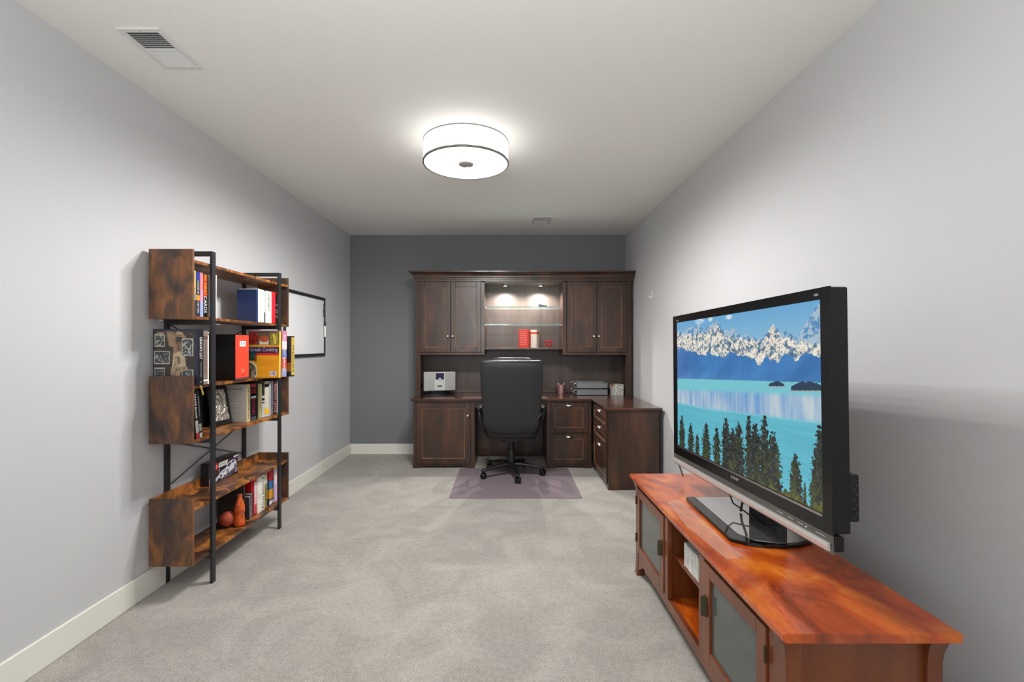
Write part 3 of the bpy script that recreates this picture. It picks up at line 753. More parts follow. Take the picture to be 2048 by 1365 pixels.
obj('foot', MB().prism([(-.17, -.06), (-.05, -.085), (.05, -.085), (.15, -.06), (.15, .05), (-.17, .05)], 'z', 0, .012, .002).box(-.10, .10, -.02, .02, .012, .05), M_GLOSSB, st_)
obj('cord', MB().tube([(-.19, .02, .06), (-.205, 0, .02), (-.19, -.06, .005), (-.10, -.095, .005), (0, -.10, .005)], .004, 8), M_BLKP, st_, smooth=True)
# writing pad
one('desk_pad', MB().box(-.50, .45, 5.145, 5.50, ZD, ZD + .002), mat('grey_brown_pad', (104, 84, 78), .35), 'thin translucent desk pad lying on the worktop behind the chair', 'desk pad', (0, 5.3, ZD))
# pencil cup
pc = thing('pencil_cup', 'small metallic pink pencil cup with pens on the desk', 'cup', (.654, 5.66, ZD))
obj('cup', MB().lathe([(.0, 0), (.044, 0), (.045, .004), (.045, .108), (.043, .108), (.042, .006), (0, .005)], (.654, 5.66, ZD), 28), mat('rose_metal', (196, 150, 144), .28, .7, bump=(60, .4, .003)), pc, smooth=40)
for k, (dx, dy, tx, ty, h, cc) in enumerate(((-.02, .01, -.035, .0, .135, (230, 220, 220)), (.01, -.01, .015, .01, .14, (120, 50, 70)), (.02, .01, .036, .0, .132, (236, 232, 236)), (0, .02, -.01, .02, .145, (60, 30, 50)), (-.01, -.02, -.02, -.02, .13, (200, 150, 170)))):
    obj('pen', MB().tube([(.654 + dx, 5.66 + dy, ZD + .008), (.654 + tx, 5.66 + ty, ZD + h)], .0045, 8), mat('pen_%d' % k, cc, .35), pc, label=['white pen', 'maroon pen', 'white capped pen', 'dark purple pen', 'pink pen'][k])
# letter trays
M_MESH = mat('silver_wire', (170, 172, 174), .35, .9)
M_TMESH = mat('wire_mesh_sheet', (150, 152, 154), .4, .7, alpha=.75)
for k, lab in enumerate(('silver wire letter tray, lower of the stacked pair on the desk', 'silver wire letter tray, upper of the stacked pair on the desk')):
    z = ZD + .004 + k * .078
    tr = thing('letter_tray', lab, 'letter tray', (1.00, 5.58, z), (0, 0, 0), 'stacked wire letter trays')
    x0, x1, y0, y1, h = .800, 1.185, 5.475, 5.735, .062
    m = MB()
    for (a, b) in (((x0 + .02, y0), (x1 - .01, y0)), ((x1 - .01, y0), (x1, y1)), ((x1, y1), (x0, y1)), ((x0, y1), (x0 + .02, y0))):
        m.tube([(a[0], a[1], z + h), (b[0], b[1], z + h)], .0035, 8)
        m.tube([(a[0], a[1], z + .004), (b[0], b[1], z + .004)], .003, 8)
    obj('frame', m, M_MESH, tr, smooth=True)
    s_ = MB().box(x0 + .02, x1 - .01, y0, y0 + .001, z + .004, z + h).box(x0 + .01, x1 - .005, y1 - .001, y1, z + .004, z + h)
    s_.box(x1 - .007, x1 - .006, y0, y1, z + .004, z + h).box(x0 + .01, x0 + .011, y0, y1, z + .004, z + h).box(x0 + .012, x1 - .008, y0 + .001, y1 - .001, z + .002, z + .003)
    obj('mesh_sheet', s_, M_TMESH, tr)
    hk = MB()
    for yy in (y0 + .01, y1 - .01):
        hk.tube([(x0 + .012, yy, z + h), (x0 - .015, yy, z + h * .8), (x0 - .02, yy, z + h * .5), (x0 - .006, yy, z + h * .35), (x0 + .012, yy, z + .006)], .003, 8)
    obj('stacking_arm', hk, M_MESH, tr, smooth=True)
# tissue cube
tx = thing('tissue_box', 'cube tissue box with pale floral print at right end of desk', 'tissue box', (1.305, 5.56, ZD), (0, 0, .30))
ta = canvas(40, 40, (214, 218, 212)); u, v = UV(ta)
mix(ta, (fbm(u * 9, v * 9, 3) - .52) * 8, (190, 160, 140), .8); mix(ta, (fbm(u * 14, v * 14, 8) - .62) * 12, (110, 130, 130), .9)
tb2 = ta.copy(); u, v = UV(tb2); mix(tb2, ((.45 - v) * 4 - np.abs(u - .4) * 3), (150, 88, 48), 1)
obj('box', MB().box(-.058, .058, -.058, .058, 0, .125, .001), mat('tissue_card', (212, 212, 206), .6), tx)
M_PRINT = attr_mat('printed_paper', .45)
painted('front_print', ta, M_PRINT, tx, (-.058, -.0585, .0), (.116, 0, 0), (0, 0, .125))
painted('side_print', tb2, M_PRINT, tx, (-.0585, .058, .0), (0, -.116, 0), (0, 0, .125))
obj('slot', MB().lathe([(0, 0), (.025, 0), (.025, .001), (0, .001)], (0, 0, .125), 20), mat('tan_slot', (150, 100, 66), .6), tx)

# ------------------------------------------------------------------ chair mat
cm = [(-.515, 4.165), (-.49, 4.142), (.645, 4.142), (.668, 4.165), (.672, 5.13), (.655, 5.15), (.33, 5.15), (.31, 5.17), (.31, 5.50), (-.20, 5.50), (-.20, 5.17), (-.22, 5.15), (-.50, 5.15), (-.518, 5.13)]
one('chair_mat', MB().prism(cm, 'z', .001, .005), mat('mauve_vinyl', (148, 134, 142), .25, alpha=.80), 'rectangular mauve vinyl mat on the carpet under the office chair', 'chair mat', (.08, 4.8, 0))

# ------------------------------------------------------------------ office chair
CX, CY = .045, 4.90
ch = thing('office_chair', 'black leather high-back office chair on five casters seen from behind', 'chair', (CX, CY, .005))
def sell(cx, cy, z, a, b, n=3.5, N=36, fz=None):
    r = []
    for k in range(N):
        t_ = 2 * PI * k / N; c_, s_ = math.cos(t_), math.sin(t_)
        x = a * math.copysign(abs(c_) ** (2 / n), c_); y = b * math.copysign(abs(s_) ** (2 / n), s_)
        r.append((cx + x, cy + y, z + (fz(x) if fz else 0)))
    return r
def back_rings():
    R = []
    prof = [(.470, .17, .012), (.480, .235, .030), (.50, .262, .042), (.56, .278, .050), (.66, .284, .054), (.78, .292, .054), (.92, .302, .052), (1.05, .307, .052), (1.14, .306, .050), (1.185, .303, .046), (1.203, .298, .038), (1.212, .285, .024), (1.215, .26, .010)]
    for z, w_, t_ in prof:
        yc = 4.655 - .13 * ((z - .47) / .75) ** 1.2
        low = lambda x, z=z: (.030 * (x / .28) ** 2 if z < .56 else .0)
        R.append(sell(CX, yc, z, w_, t_, 3.8, 44, low))
    return R
obj('backrest', MB().loft(back_rings()), M_LEATH, ch, smooth=60)
R = []
for z, w_, t_ in ((1.03, .16, .02), (1.06, .20, .045), (1.12, .225, .055), (1.19, .225, .055), (1.222, .205, .045), (1.236, .17, .026), (1.239, .12, .012)):
    R.append(sell(CX, 4.625 - .02 * (z - 1.03), z, w_, t_, 3))
obj('headrest', MB().loft(R), M_LEATH, ch, smooth=60)
piping = [(CX + x, 4.655 - .13 * ((1.19 - .47) / .75) ** 1.2 - .046 + .012 * abs(x / .3) ** 6, 1.197 - .008 * abs(x / .3) ** 4) for x in np.linspace(-.285, .285, 15)]
obj('piping', MB().tube(piping, .0035, 6), M_BLKP, ch, smooth=True)
for sx in (-1, 1):
    pp = [(CX + sx * .285, 4.52, 1.18), (CX + sx * .290, 4.545, 1.05), (CX + sx * .286, 4.57, .92), (CX + sx * .276, 4.59, .78), (CX + sx * .268, 4.60, .66), (CX + sx * .262, 4.608, .56), (CX + sx * .235, 4.618, .515)]
    obj('piping', MB().tube(pp, .0032, 6), M_BLKP, ch, smooth=True)
R = []
for z, a, b in ((.420, .19, .20), (.428, .235, .235), (.450, .262, .262), (.490, .268, .268), (.52, .255, .255), (.532, .21, .21), (.536, .12, .12)):
    R.append(sell(CX, 4.90, z, a, b, 3.2))
obj('seat', MB().loft(R), M_LEATH, ch, smooth=60)
# wrinkles at the lower right of the back
for k in range(3):
    x0 = CX + .20 + .018 * k
    obj('leather_fold', MB().tube([(x0, 4.593 + .0, .575 + .02 * k), (x0 + .035, 4.590, .62 + .02 * k), (x0 + .065, 4.60, .66 + .018 * k)], [.001, .0065, .001], 8), M_LEATH, ch, smooth=True)
for sx in (-1, 1):
    x = CX + sx * .325
    pad = [sell(x, 4.86, z, a, b, 3) for z, a, b in ((.688, .020, .10), (.692, .028, .125), (.71, .033, .135), (.728, .030, .13), (.735, .018, .11))]
    ar = obj('armrest', MB().loft(pad), M_BLKP, ch, smooth=60)
    obj('arm_support', MB().tube([(x, 4.77, .70), (x, 4.745, .66), (CX + sx * .308, 4.75, .58), (CX + sx * .278, 4.77, .49), (CX + sx * .235, 4.80, .425), (CX + sx * .14, 4.85, .408)], [.014, .015, .015, .015, .015, .013], 10), M_BLKP, ar, smooth=True)
    obj('arm_support', MB().tube([(x, 4.95, .70), (x, 4.975, .66), (CX + sx * .308, 4.98, .58), (CX + sx * .278, 4.97, .49), (CX + sx * .235, 4.94, .425), (CX + sx * .14, 4.90, .408)], [.014, .015, .015, .015, .015, .013], 10), M_BLKP, ar, smooth=True)
obj('tilt_mechanism', MB().box(CX - .10, CX + .10, 4.78, 5.0, .375, .418, .008).prism([(CX - .05, .39), (CX + .05, .39), (CX + .04, .52), (CX - .04, .52)], 'y', 4.70, 4.715), M_BLKP, ch)
obj('gas_lift', MB().lathe([(.0, .10), (.040, .10), (.038, .27), (.033, .278), (.029, .28), (.027, .38), (0, .38)], (CX, CY, 0), 24), M_BLKP, ch, smooth=40)
obj('tilt_lever', MB().tube([(CX + .10, 4.86, .395), (CX + .22, 4.85, .39), (CX + .25, 4.85, .388)], [.005, .005, .010], 8), M_BLKP, ch, smooth=True)
hubm = MB().lathe([(0, .07), (.045, .07), (.052, .09), (.05, .125), (.036, .14), (0, .14)], (CX, CY, 0), 24)
sb_ = obj('star_base', hubm, M_BLKP, ch, smooth=40)
for ang in (209, 281, 353, 65, 137):
    a = math.radians(ang); e = Vector((math.cos(a), math.sin(a), 0)); n_ = Vector((-e.y, e.x, 0)); c0 = Vector((CX, CY, 0))
    R = []
    for r, z, w_, h_ in ((.03, .118, .040, .026), (.10, .119, .034, .023), (.20, .108, .028, .019), (.30, .090, .023, .015), (.335, .084, .020, .013), (.345, .083, .010, .007)):
        p = c0 + e * r + Vector((0, 0, z))
        R.append([p + n_ * (w_ * math.cos(t_)) + Vector((0, 0, h_ * math.sin(t_))) for t_ in [2 * PI * k / 12 for k in range(12)]])
    lg = obj('base_arm', MB().loft(R), M_BLKP, sb_, smooth=60) if False else obj('base_arm', MB().loft(R), M_BLKP, ch, smooth=60)
    cc = c0 + e * .325 + Vector((0, 0, .0368)); b2 = a + 1.0
    wd = Vector((math.cos(b2), math.sin(b2), 0)); m = MB()
    for sg in (-1, 1):
        rr = []
        ax = wd; q1 = Vector((-wd.y, wd.x, 0)); q2 = Vector((0, 0, 1))
        for (rad, off) in ((.012, .006), (.029, .007), (.031, .012), (.031, .020), (.025, .028), (.008, .031)):
            pc_ = cc + ax * (sg * off)
            rr.append([pc_ + (q1 * math.cos(2 * PI * k / 20) + q2 * math.sin(2 * PI * k / 20)) * rad for k in range(20)])
        m.loft(rr)
    m.tube([cc + Vector((0, 0, .0)), cc + Vector((0, 0, .045))], .008, 8)
    obj('caster', m, M_GLOSSB, lg, smooth=50)

# ------------------------------------------------------------------ bookshelf (steel frame, three rustic boxes)
SX0, SX1, SY0, SY1 = -1.932, -1.695, 2.520, 3.632
bs = thing('bookshelf', 'tall rustic wood and black steel bookshelf against the left wall', 'bookshelf', (-1.82, 3.07, 0))
PF0, PF1 = -1.7000, -1.6850   # front post x
PB0, PB1 = -1.9560, -1.9410   # rear post x
for y0, y1 in ((2.665, 2.697), (3.450, 3.482)):
    obj('post', MB().box(PF0 + .0055, PF1 + .0055, y0, y1, 0.0, 1.872, .001), M_BLK, bs)
    obj('post', MB().box(PB0, PB1, y0, y1, 0.0, 1.872, .001), M_BLK, bs)
    obj('top_bar', MB().box(PB0, PF1 + .0055, y0, y1, 1.872, 1.896, .001), M_BLK, bs)
    for z in (1.478, .802, .140):
        obj('cross_bar', MB().box(PB1, PF0 + .005, y0, y1, z, z + .024, .001), M_BLK, bs)
def box_unit(z0, z1, ztop, lip):
    # ztop: top surface of the upper board
    th = .016
    for (a, b) in ((SY0, SY0 + .015), (SY1 - .015, SY1)):
        e = obj('end_panel', MB().box(SX0, SX1, a, b, z0, z1, .001), M_RUSTP, bs)
        sc = MB()
        face = a - .0006 if a == SY0 else b + .0006
        for xx in (SX0 + .035, SX1 - .040):
            sc.lathe([(0, 0), (.0035, 0), (.0035, .0008), (0, .0008)], (xx, face, z1 - .055), 8, 'y')
        sc.lathe([(0, 0), (.003, 0), (.003, .0008), (0, .0008)], (SX0 + .008, face, z1 - .025), 8, 'y')
        obj('screw', sc, M_BLKP, e)
    obj('shelf_board', MB().box(SX0, SX1 - .001, SY0 + .015, SY1 - .015, ztop - th, ztop, .0008), M_RUST, bs)
    obj('shelf_board', MB().box(SX0, SX1 - .001, SY0 + .015, SY1 - .015, z0 + .0005, z0 + .0165, .0008), M_RUST, bs)
    obj('back_lip', MB().box(SX0, SX0 + .012, SY0 + .015, SY1 - .015, ztop, z1, .0008), M_RUST, bs)
box_unit(1.502, 1.880, 1.824, 1)
box_unit(.826, 1.193, 1.140, 1)
box_unit(.164, .529, .474, 1)
for z0, z1 in ((.56, .80), (1.20, 1.475)):
    xb = -1.9375
    obj('cross_brace', MB().tube([(xb, 2.697, z0), (xb, 3.45, z1)], .0035, 6), M_BLK, bs)
    obj('cross_brace', MB().tube([(xb - .0, 2.697, z1), (xb - .0, 3.45, z0)], .0035, 6), M_BLK, bs)
    obj('brace_hub', MB().lathe([(0, -.006), (.011, -.006), (.011, .006), (0, .006)], (xb, 3.0735, (z0 + z1) / 2), 14, 'x'), M_BLK, bs)

# ------------------------------------------------------------------ books
M_PAGE = mat('book_pages', (226, 220, 206), .8, bump=(400, .3, .001))
CM = {}
def cm_(c, rough=.38):
    k = (c, rough)
    if k not in CM: CM[k] = mat('print_%02x%02x%02x_%d' % (*c, int(rough * 100)), c, rough)
    return CM[k]
def book(label, xf, d, y0, y1, z, h, col, lean=0., txt=(), bands=(), cover=None, group=None, name='book', cat='book', pages=True, spine=None, yaw=0.):
    t_ = (y1 - y0) - .0008; c = min(.003, t_ * .2)
    rise = abs(math.sin(lean)) * t_ / 2
    b = thing(name, label, cat, (xf - d / 2, (y0 + y1) / 2, z + .0004 + rise), (lean if lean else 1e-7, 0, yaw), group)
    ORG[b] = Vector((0, 0, 0))
    m = MB().box(-d / 2, d / 2, -t_ / 2, -t_ / 2 + c, 0, h).box(-d / 2, d / 2, t_ / 2 - c, t_ / 2, 0, h).box(d / 2 - c, d / 2, -t_ / 2 + c, t_ / 2 - c, 0, h)
    obj('cover', m, cm_(col), b)
    if pages: obj('pages', MB().box(-d / 2 + .004, d / 2 - c - .0003, -t_ / 2 + c, t_ / 2 - c, .003, h - .003), M_PAGE, b)
    if spine: obj('spine', MB().box(d / 2, d / 2 + .0005, -t_ / 2, t_ / 2, 0, h), cm_(spine), b)
    sx = d / 2 + .0005
    for (v0, v1, bc) in bands:
        obj('spine_band', MB().box(sx, sx + .0004, -t_ / 2 + .0003, t_ / 2 - .0003, h * v0, h * v1), cm_(bc), b)
    for (body, v0, v1, tc_, k) in txt:
        text(body, cm_(tc_), b, (sx + .0010, 0, h * (v0 + v1) / 2), (0, 0, -1), (0, 1, 0), t_ * k, h * (v1 - v0), 'spine_lettering')
    if cover is not None:
        painted('cover_print', cover, M_PRINT, b, (-d / 2, -t_ / 2 - .0006, 0), (d, 0, 0), (0, 0, h))
    return b

# --- top box, floor of box at z 1.5185
Z1 = 1.5185; XF = -1.708
G1 = 'books at near end of the top box'
book('slim tan and gold book, nearest to end panel of the top box', XF, .17, 2.537, 2.566, Z1, .250, (206, 176, 112), bands=((.0, .36, (70, 66, 60)), (.38, .48, (120, 150, 170))), txt=(('MAGIC', .42, .62, (60, 84, 110), .5),), group=G1)
book('dark paperback with blue head and orange patch, top box near end', XF, .165, 2.567, 2.600, Z1, .247, (40, 44, 58), bands=((.80, .99, (44, 58, 140)), (.36, .48, (226, 140, 50))), txt=(('HOUSE OF', .50, .80, (220, 220, 214), .45), ('THE ITEM', .08, .34, (214, 214, 210), .45)), group=G1)
book('pink and lilac spined book near top shelf post', XF, .165, 2.601, 2.627, Z1, .247, (206, 120, 130), bands=((.0, .35, (150, 168, 214)), (.35, .6, (190, 140, 180))), txt=(('COLLECTIONS', .3, .95, (236, 180, 180), .4),), group=G1)
book('black spined book lettered in orange and white, top box near end', XF, .165, 2.628, 2.664, Z1, .246, (26, 22, 22), bands=((.46, .96, (186, 52, 32)),), txt=(('MY FIRST', .50, .98, (240, 176, 50), .62), ('CARDS', .10, .48, (238, 236, 232), .7)), group=G1)
book('thin white book standing alone behind the near post, top box', XF, .155, 2.735, 2.747, Z1, .254, (232, 232, 228), lean=-.02)
G2 = 'books at far end of the top box'
book('plain navy blue slipcased book in the top box', XF, .132, 3.186, 3.207, Z1, .222, (40, 58, 104), group=G2)
book('ivory hardback right of the navy book, top box', XF, .13, 3.208, 3.236, Z1, .230, (220, 218, 208), group=G2)
book('pale grey-green hardback in the top box', XF, .16, 3.237, 3.283, Z1, .229, (206, 212, 206), bands=((.0, .99, (222, 226, 222)),), group=G2)
book('very thin pale blue booklet in the top box', XF - .004, .15, 3.284, 3.308, Z1, .218, (196, 206, 212), bands=((.0, .34, (90, 90, 92)),), group=G2)
book('thick white book with black vertical title in the top box', XF, .16, 3.309, 3.390, Z1, .228, (232, 228, 218), txt=(('INVESTMENTS', .38, .92, (50, 48, 46), .26), ('5', .05, .08, (160, 60, 60), .15)), group=G2)
book('bright red hardback in the top box', XF, .16, 3.391, 3.448, Z1, .232, (206, 40, 52), bands=((.0, .02, (150, 20, 30)),), group=G2)
pa = [(.60, .68, (200, 206, 220)), (.75, .9, (60, 54, 60)), (.35, .5, (172, 184, 214)), (.0, .16, (58, 40, 30)), (.20, .30, (196, 186, 160))]
book('dark patterned book partly behind the far post, top box', XF - .006, .16, 3.449, 3.495, Z1, .220, (46, 40, 44), bands=pa, group=G2)
book('black book last before the far end panel, top box', XF - .006, .16, 3.496, 3.545, Z1, .215, (24, 24, 26), txt=(('ATLAS', .3, .8, (200, 200, 200), .4),), group=G2)

# --- open tier on top of the middle box, z 1.1405
Z2 = 1.1405
def album_art():
    a = canvas(110, 140, (54, 46, 42)); u, v = UV(a)
    mix(a, (fbm(u * 7, v * 8, 2) - .45) * 3, (96, 80, 66), .8); mix(a, (fbm(u * 20, v * 22, 6) - .55) * 5, (30, 28, 30), .7)
    for p in (((.02, .10), (.12, .05), (.24, .06), (.22, .16), (.02, .20)), ((.30, .05), (.44, .05), (.46, .33), (.36, .30)),):
        poly(a, p, (150, 124, 96))
    # seated sepia figure
    ell(a, .585, .33, .085, .10, (118, 92, 74)); poly(a, ((.46, .40), (.70, .40), (.74, .70), (.42, .70)), (182, 162, 132)); poly(a, ((.40, .68), (.76, .66), (.82, 1), (.40, 1)), (160, 140, 108))
    poly(a, ((.44, .10), (.50, .06), (.54, .42), (.46, .44)), (140, 112, 88)); poly(a, ((.66, .12), (.74, .10), (.74, .44), (.68, .42)), (130, 104, 84))
    poly(a, ((.47, .14), (.70, .14), (.66, .06), (.54, .04)), (168, 146, 108)); ell(a, .57, .54, .03, .05, (120, 96, 76))
    poly(a, ((.60, .78), (.70, .70), (.80, .98), (.62, 1)), (84, 74, 66))
    mix(a, (fbm(u * 16, v * 18, 16) - .5) * 4, (40, 34, 32), .45)
    for (x0, y0, x1, y1) in ((.05, .11, .25, .30), (.04, .40, .36, .61), (.05, .70, .25, .95), (.66, .18, .88, .47), (.66, .73, .88, .98)):
        rect(a, x0 - .012, y0 - .01, x1 + .012, y1 + .01, (200, 200, 192)); rect(a, x0, y0, x1, y1, (54, 56, 56))
        msk = ((u > x0) & (u < x1) & (v > y0) & (v < y1))
        mix(a, msk * (fbm(u * 42, v * 40, int(x0 * 90) + int(y0 * 50)) - .5 + (v - y0) * .5) * 4, (176, 178, 172), .85)
    for (x0, y0, x1, y1) in ((0, 0, 1, .035), (0, 0, .03, 1), (.93, 0, 1, 1)): rect(a, x0, y0, x1, y1, (34, 38, 58))
    return a
al = book('tall dark photo-collage album facing out, near end of the open shelf', -1.684, .246, 2.548, 2.594, Z2, .308, (26, 28, 36), cover=album_art(), txt=(("GRAVA'S LIST", .46, .86, (236, 234, 230), .46), ('COLLECTED GAMES', .14, .42, (150, 150, 150), .24), ('o', .04, .07, (220, 220, 220), .2)), name='album', cat='album')
rbn = MB().prism([(.118, 0), (.126, 0), (.131, -.020), (.139, -.045), (.137, -.056), (.130, -.052), (.126, -.030), (.118, -.008)], 'y', .000, .0012)
obj('bookmark_ribbon', rbn, cm_((214, 178, 84), .6), al, label='yellow bookmark ribbon hanging over the shelf edge')
book('taupe hardback directly right of the photo album', -1.686, .22, 2.596, 2.634, Z2, .300, (128, 112, 104), bands=((.84, .9, (96, 70, 62)), (.06, .09, (226, 224, 220))), txt=(('MEMOIR', .2, .8, (110, 92, 86), .4),))
book('thin white magazine between taupe hardback and near post', -1.690, .21, 2.636, 2.650, Z2, .292, (226, 228, 220), bands=((.95, .98, (60, 70, 60)),))
# black box with orange-red front
kb = thing('storage_box', 'black box with bright orange-red front and small white label on open shelf', 'box', (-1.80, 2.985, Z2))
obj('box', MB().box(-1.925, -1.6885, 2.905, 3.055, Z2 + .0003, Z2 + .288, .001), cm_((14, 14, 15), .35), kb)
obj('front_panel', MB().box(-1.6883, -1.6870, 2.906, 3.054, Z2 + .014, Z2 + .284), cm_((236, 70, 50), .45), kb, label='orange-red front panel')
obj('lower_edge', MB().box(-1.6883, -1.6872, 2.906, 3.054, Z2 + .0005, Z2 + .0135), cm_((92, 64, 62), .4), kb)
obj('label_plate', MB().box(-1.6869, -1.6862, 2.950, 3.018, Z2 + .212, Z2 + .246), cm_((222, 222, 226), .4), kb)
text('313', cm_((70, 74, 90)), kb, (-1.6855, 2.984, Z2 + .229), (0, 1, 0), (0, 0, 1), .018, .05)
text('23', cm_((250, 170, 160)), kb, (-1.6862, 2.984, Z2 + .058), (0, 1, 0), (0, 0, 1), .018, .034)
obj('logo_mark', MB().prism([(2.972, Z2 + .036), (2.980, Z2 + .030), (3.006, Z2 + .040), (2.982, Z2 + .026), (2.970, Z2 + .028)], 'x', -1.6868, -1.6862), cm_((130, 20, 20)), kb)
def greek_art():
    a = canvas(96, 130, (236, 168, 24)); u, v = UV(a)
    rect(a, 0, 0, 1, .29, (92, 84, 60)); mix(a, ((v < .03)) * 1.0, (44, 50, 84)); 
    ell(a, .16, .15, .17, .13, (112, 22, 22)); mix(a, (((u < .34) & (v < .28)) * (fbm(u * 40, v * 40, 3) - .5) * 6), (206, 48, 40), .8)
    rect(a, .36, .14, .66, .28, (214, 206, 192)); ell(a, .51, .155, .155, .075, (150, 74, 38)); mix(a, (((u - .51) / .13) ** 2 + ((v - .155) / .06) ** 2 < 1) * (fbm(u * 50, v * 50, 4) - .45) * 6, (206, 96, 60), .8)
    rect(a, .70, .03, .97, .28, (128, 128, 40)); poly(a, ((.78, .05), (.84, .05), (.92, .27), (.84, .27)), (226, 206, 70)); mix(a, ((u > .70) & (v < .28)) * (fbm(u * 30, v * 30, 14) - .55) * 6, (210, 200, 120), .8)
    rect(a, 0, .29, 1, .335, (222, 160, 36)); rect(a, 0, .335, 1, .47, (38, 28, 72)); rect(a, .28, .47, 1, .515, (212, 40, 30)); rect(a, 0, .47, .28, .63, (60, 60, 40)); ell(a, .13, .53, .11, .08, (30, 84, 62)); rect(a, .22, .50, .28, .66, (150, 58, 38))
    msk = (((u - .0) / .30) ** 2 + ((v - .86) / .23) ** 2 < 1); a[msk] = (226, 220, 200)
    msk2 = (((u - .0) / .27) ** 2 + ((v - .87) / .20) ** 2 < 1); a[msk2] = (92, 92, 74); mix(a, msk2 * (fbm(u * 26, v * 26, 9) - .5) * 6, (216, 206, 180), .9); mix(a, msk2 * (fbm(u * 22, v * 22, 19) - .6) * 8, (150, 80, 50), .9)
    for k in range(13): rect(a, .33, .56 + k * .024, .93 - .08 * ((k * 7) % 3), .565 + k * .024, (196, 134, 30))
    rect(a, .70, .86, .92, .96, (222, 220, 226)); 
    for k in range(5): rect(a, .73 + .03 * k, .875, .745 + .03 * k, .94, (90, 90, 130))
    return a
gk = book('yellow Greek Cooking cookbook leaning forward over the shelf edge', -1.532, .208, 3.140, 3.164, Z2, .312, (238, 196, 70), lean=-.018, cover=greek_art())
text('Greek Cooking', cm_((196, 188, 214)), gk, (.0, -.0135, .312 * .597), (1, 0, 0), (0, 0, 1), .026, .188, 'title_lettering')
book('colourful illustrated cookbook right behind the yellow cookbook', -1.532, .20, 3.176, 3.246, Z2, .318, (176, 120, 130), lean=-.03,
     bands=((.80, .99, (190, 120, 150)), (.60, .78, (210, 200, 206)), (.42, .58, (96, 110, 160)), (.20, .40, (186, 70, 60)), (.02, .16, (150, 150, 190))), txt=(('ALL ABOUT BAKING', .12, .92, (242, 240, 240), .42),))
def blk_art():
    a = canvas(40, 70, (18, 18, 16)); rect(a, 0, .66, 1, .88, (150, 90, 20)); ell(a, .6, .76, .25, .09, (206, 84, 30)); rect(a, .52, .72, .6, .78, (150, 60, 20)); return a
book('black and gold book overhanging the far end of the open shelf', -1.506, .20, 3.262, 3.310, Z2, .283, (16, 16, 15), lean=-.008, cover=blk_art(),
     bands=((.03, .97, (196, 170, 80)),), txt=(('TREASURY', .10, .80, (30, 28, 24), .5), ('*', .85, .95, (206, 84, 40), .5)))

# --- middle box, floor at z .8425
Z3 = .8428
def strip(c): return cm_(c)
book('black book with curved white title leaning against near end panel, middle box', -1.712, .19, 2.575, 2.600, Z3, .262, (20, 18, 20), lean=.105, bands=((.0, .12, (150, 34, 46)), (.12, .38, (150, 144, 142))), txt=(('STATE BOOK', .42, .95, (230, 228, 224), .5),))
book('black glossy book leaning beside the curved-title book, middle box', -1.714, .19, 2.607, 2.630, Z3, .262, (22, 22, 24), lean=.110, bands=((.0, .10, (160, 156, 150)), (.14, .30, (120, 116, 112))), txt=(('BASKETBALL', .45, .9, (140, 140, 140), .4),))
kb2 = thing('black_case', 'plain black case standing behind the silver icon, middle box', 'case', (-1.905, 2.99, Z3))
obj('shell', MB().box(-1.928, -1.906, 2.92, 3.09, Z3, Z3 + .268, .002), M_BLKP, kb2)
obj('lid_seam', MB().box(-1.9059, -1.9054, 2.925, 3.085, Z3 + .20, Z3 + .203), M_GLOSSB, kb2)
# silver icon in black frame
th_ = .19
ic = thing('framed_icon', 'embossed silver icon in a black frame leaning in the middle box', 'framed picture', (-1.835, 3.022, Z3 + .003), (0, -th_, -.10))
# local: faces +x, width along y
W_, H_ = .172, .252
m = MB().box(-.012, .004, -W_ / 2, -W_ / 2 + .022, 0, H_, .002).box(-.012, .004, W_ / 2 - .022, W_ / 2, 0, H_, .002).box(-.012, .004, -W_ / 2 + .022, W_ / 2 - .022, 0, .03, .002).box(-.012, .004, -W_ / 2 + .022, W_ / 2 - .022, H_ - .022, H_, .002).box(-.012, -.006, -W_ / 2 + .02, W_ / 2 - .02, .02, H_ - .02)
obj('frame', m, cm_((26, 26, 28), .3), ic)
N1, N2 = 60, 84
gy, gz = np.meshgrid(np.linspace(-W_ / 2 + .022, W_ / 2 - .022, N1), np.linspace(.03, H_ - .022, N2))
uu = (gy + W_ / 2) / W_; vv = gz / H_
hgt = .010 * fbm(uu * 16, vv * 22, 12, 3) + .005 * np.exp(-(((uu - .5) / .16) ** 2 + ((vv - .52) / .28) ** 2) ** 2) + .004 * np.exp(-(((uu - .5) / .07) ** 2 + ((vv - .78) / .06) ** 2))
hgt += .0025 * (np.abs(np.sqrt(((uu - .5) / .30) ** 2 + ((vv - .60) / .33) ** 2) - 1) < .07)
co = np.stack([-.004 + hgt, gy, gz], -1).reshape(-1, 3); idx = np.arange(N1 * N2).reshape(N2, N1)
fc_ = np.stack([idx[:-1, :-1], idx[:-1, 1:], idx[1:, 1:], idx[1:, :-1]], -1).reshape(-1, 4)
me = bpy.data.meshes.new('silver_relief'); me.from_pydata(co.tolist(), [], fc_.tolist()); me.update()
for p in me.polygons: p.use_smooth = True
me.materials.append(mat('tarnished_silver', (205, 198, 184), .30, .9)); o = bpy.data.objects.new('silver_relief', me); C.objects.link(o); o.parent = ic; o['label'] = 'embossed silver relief'
obj('strut', MB().prism([(-.012, .20), (-.016, .20), (-.052, .002), (-.048, .002)], 'y', -.02, .02), M_BLKP, ic)
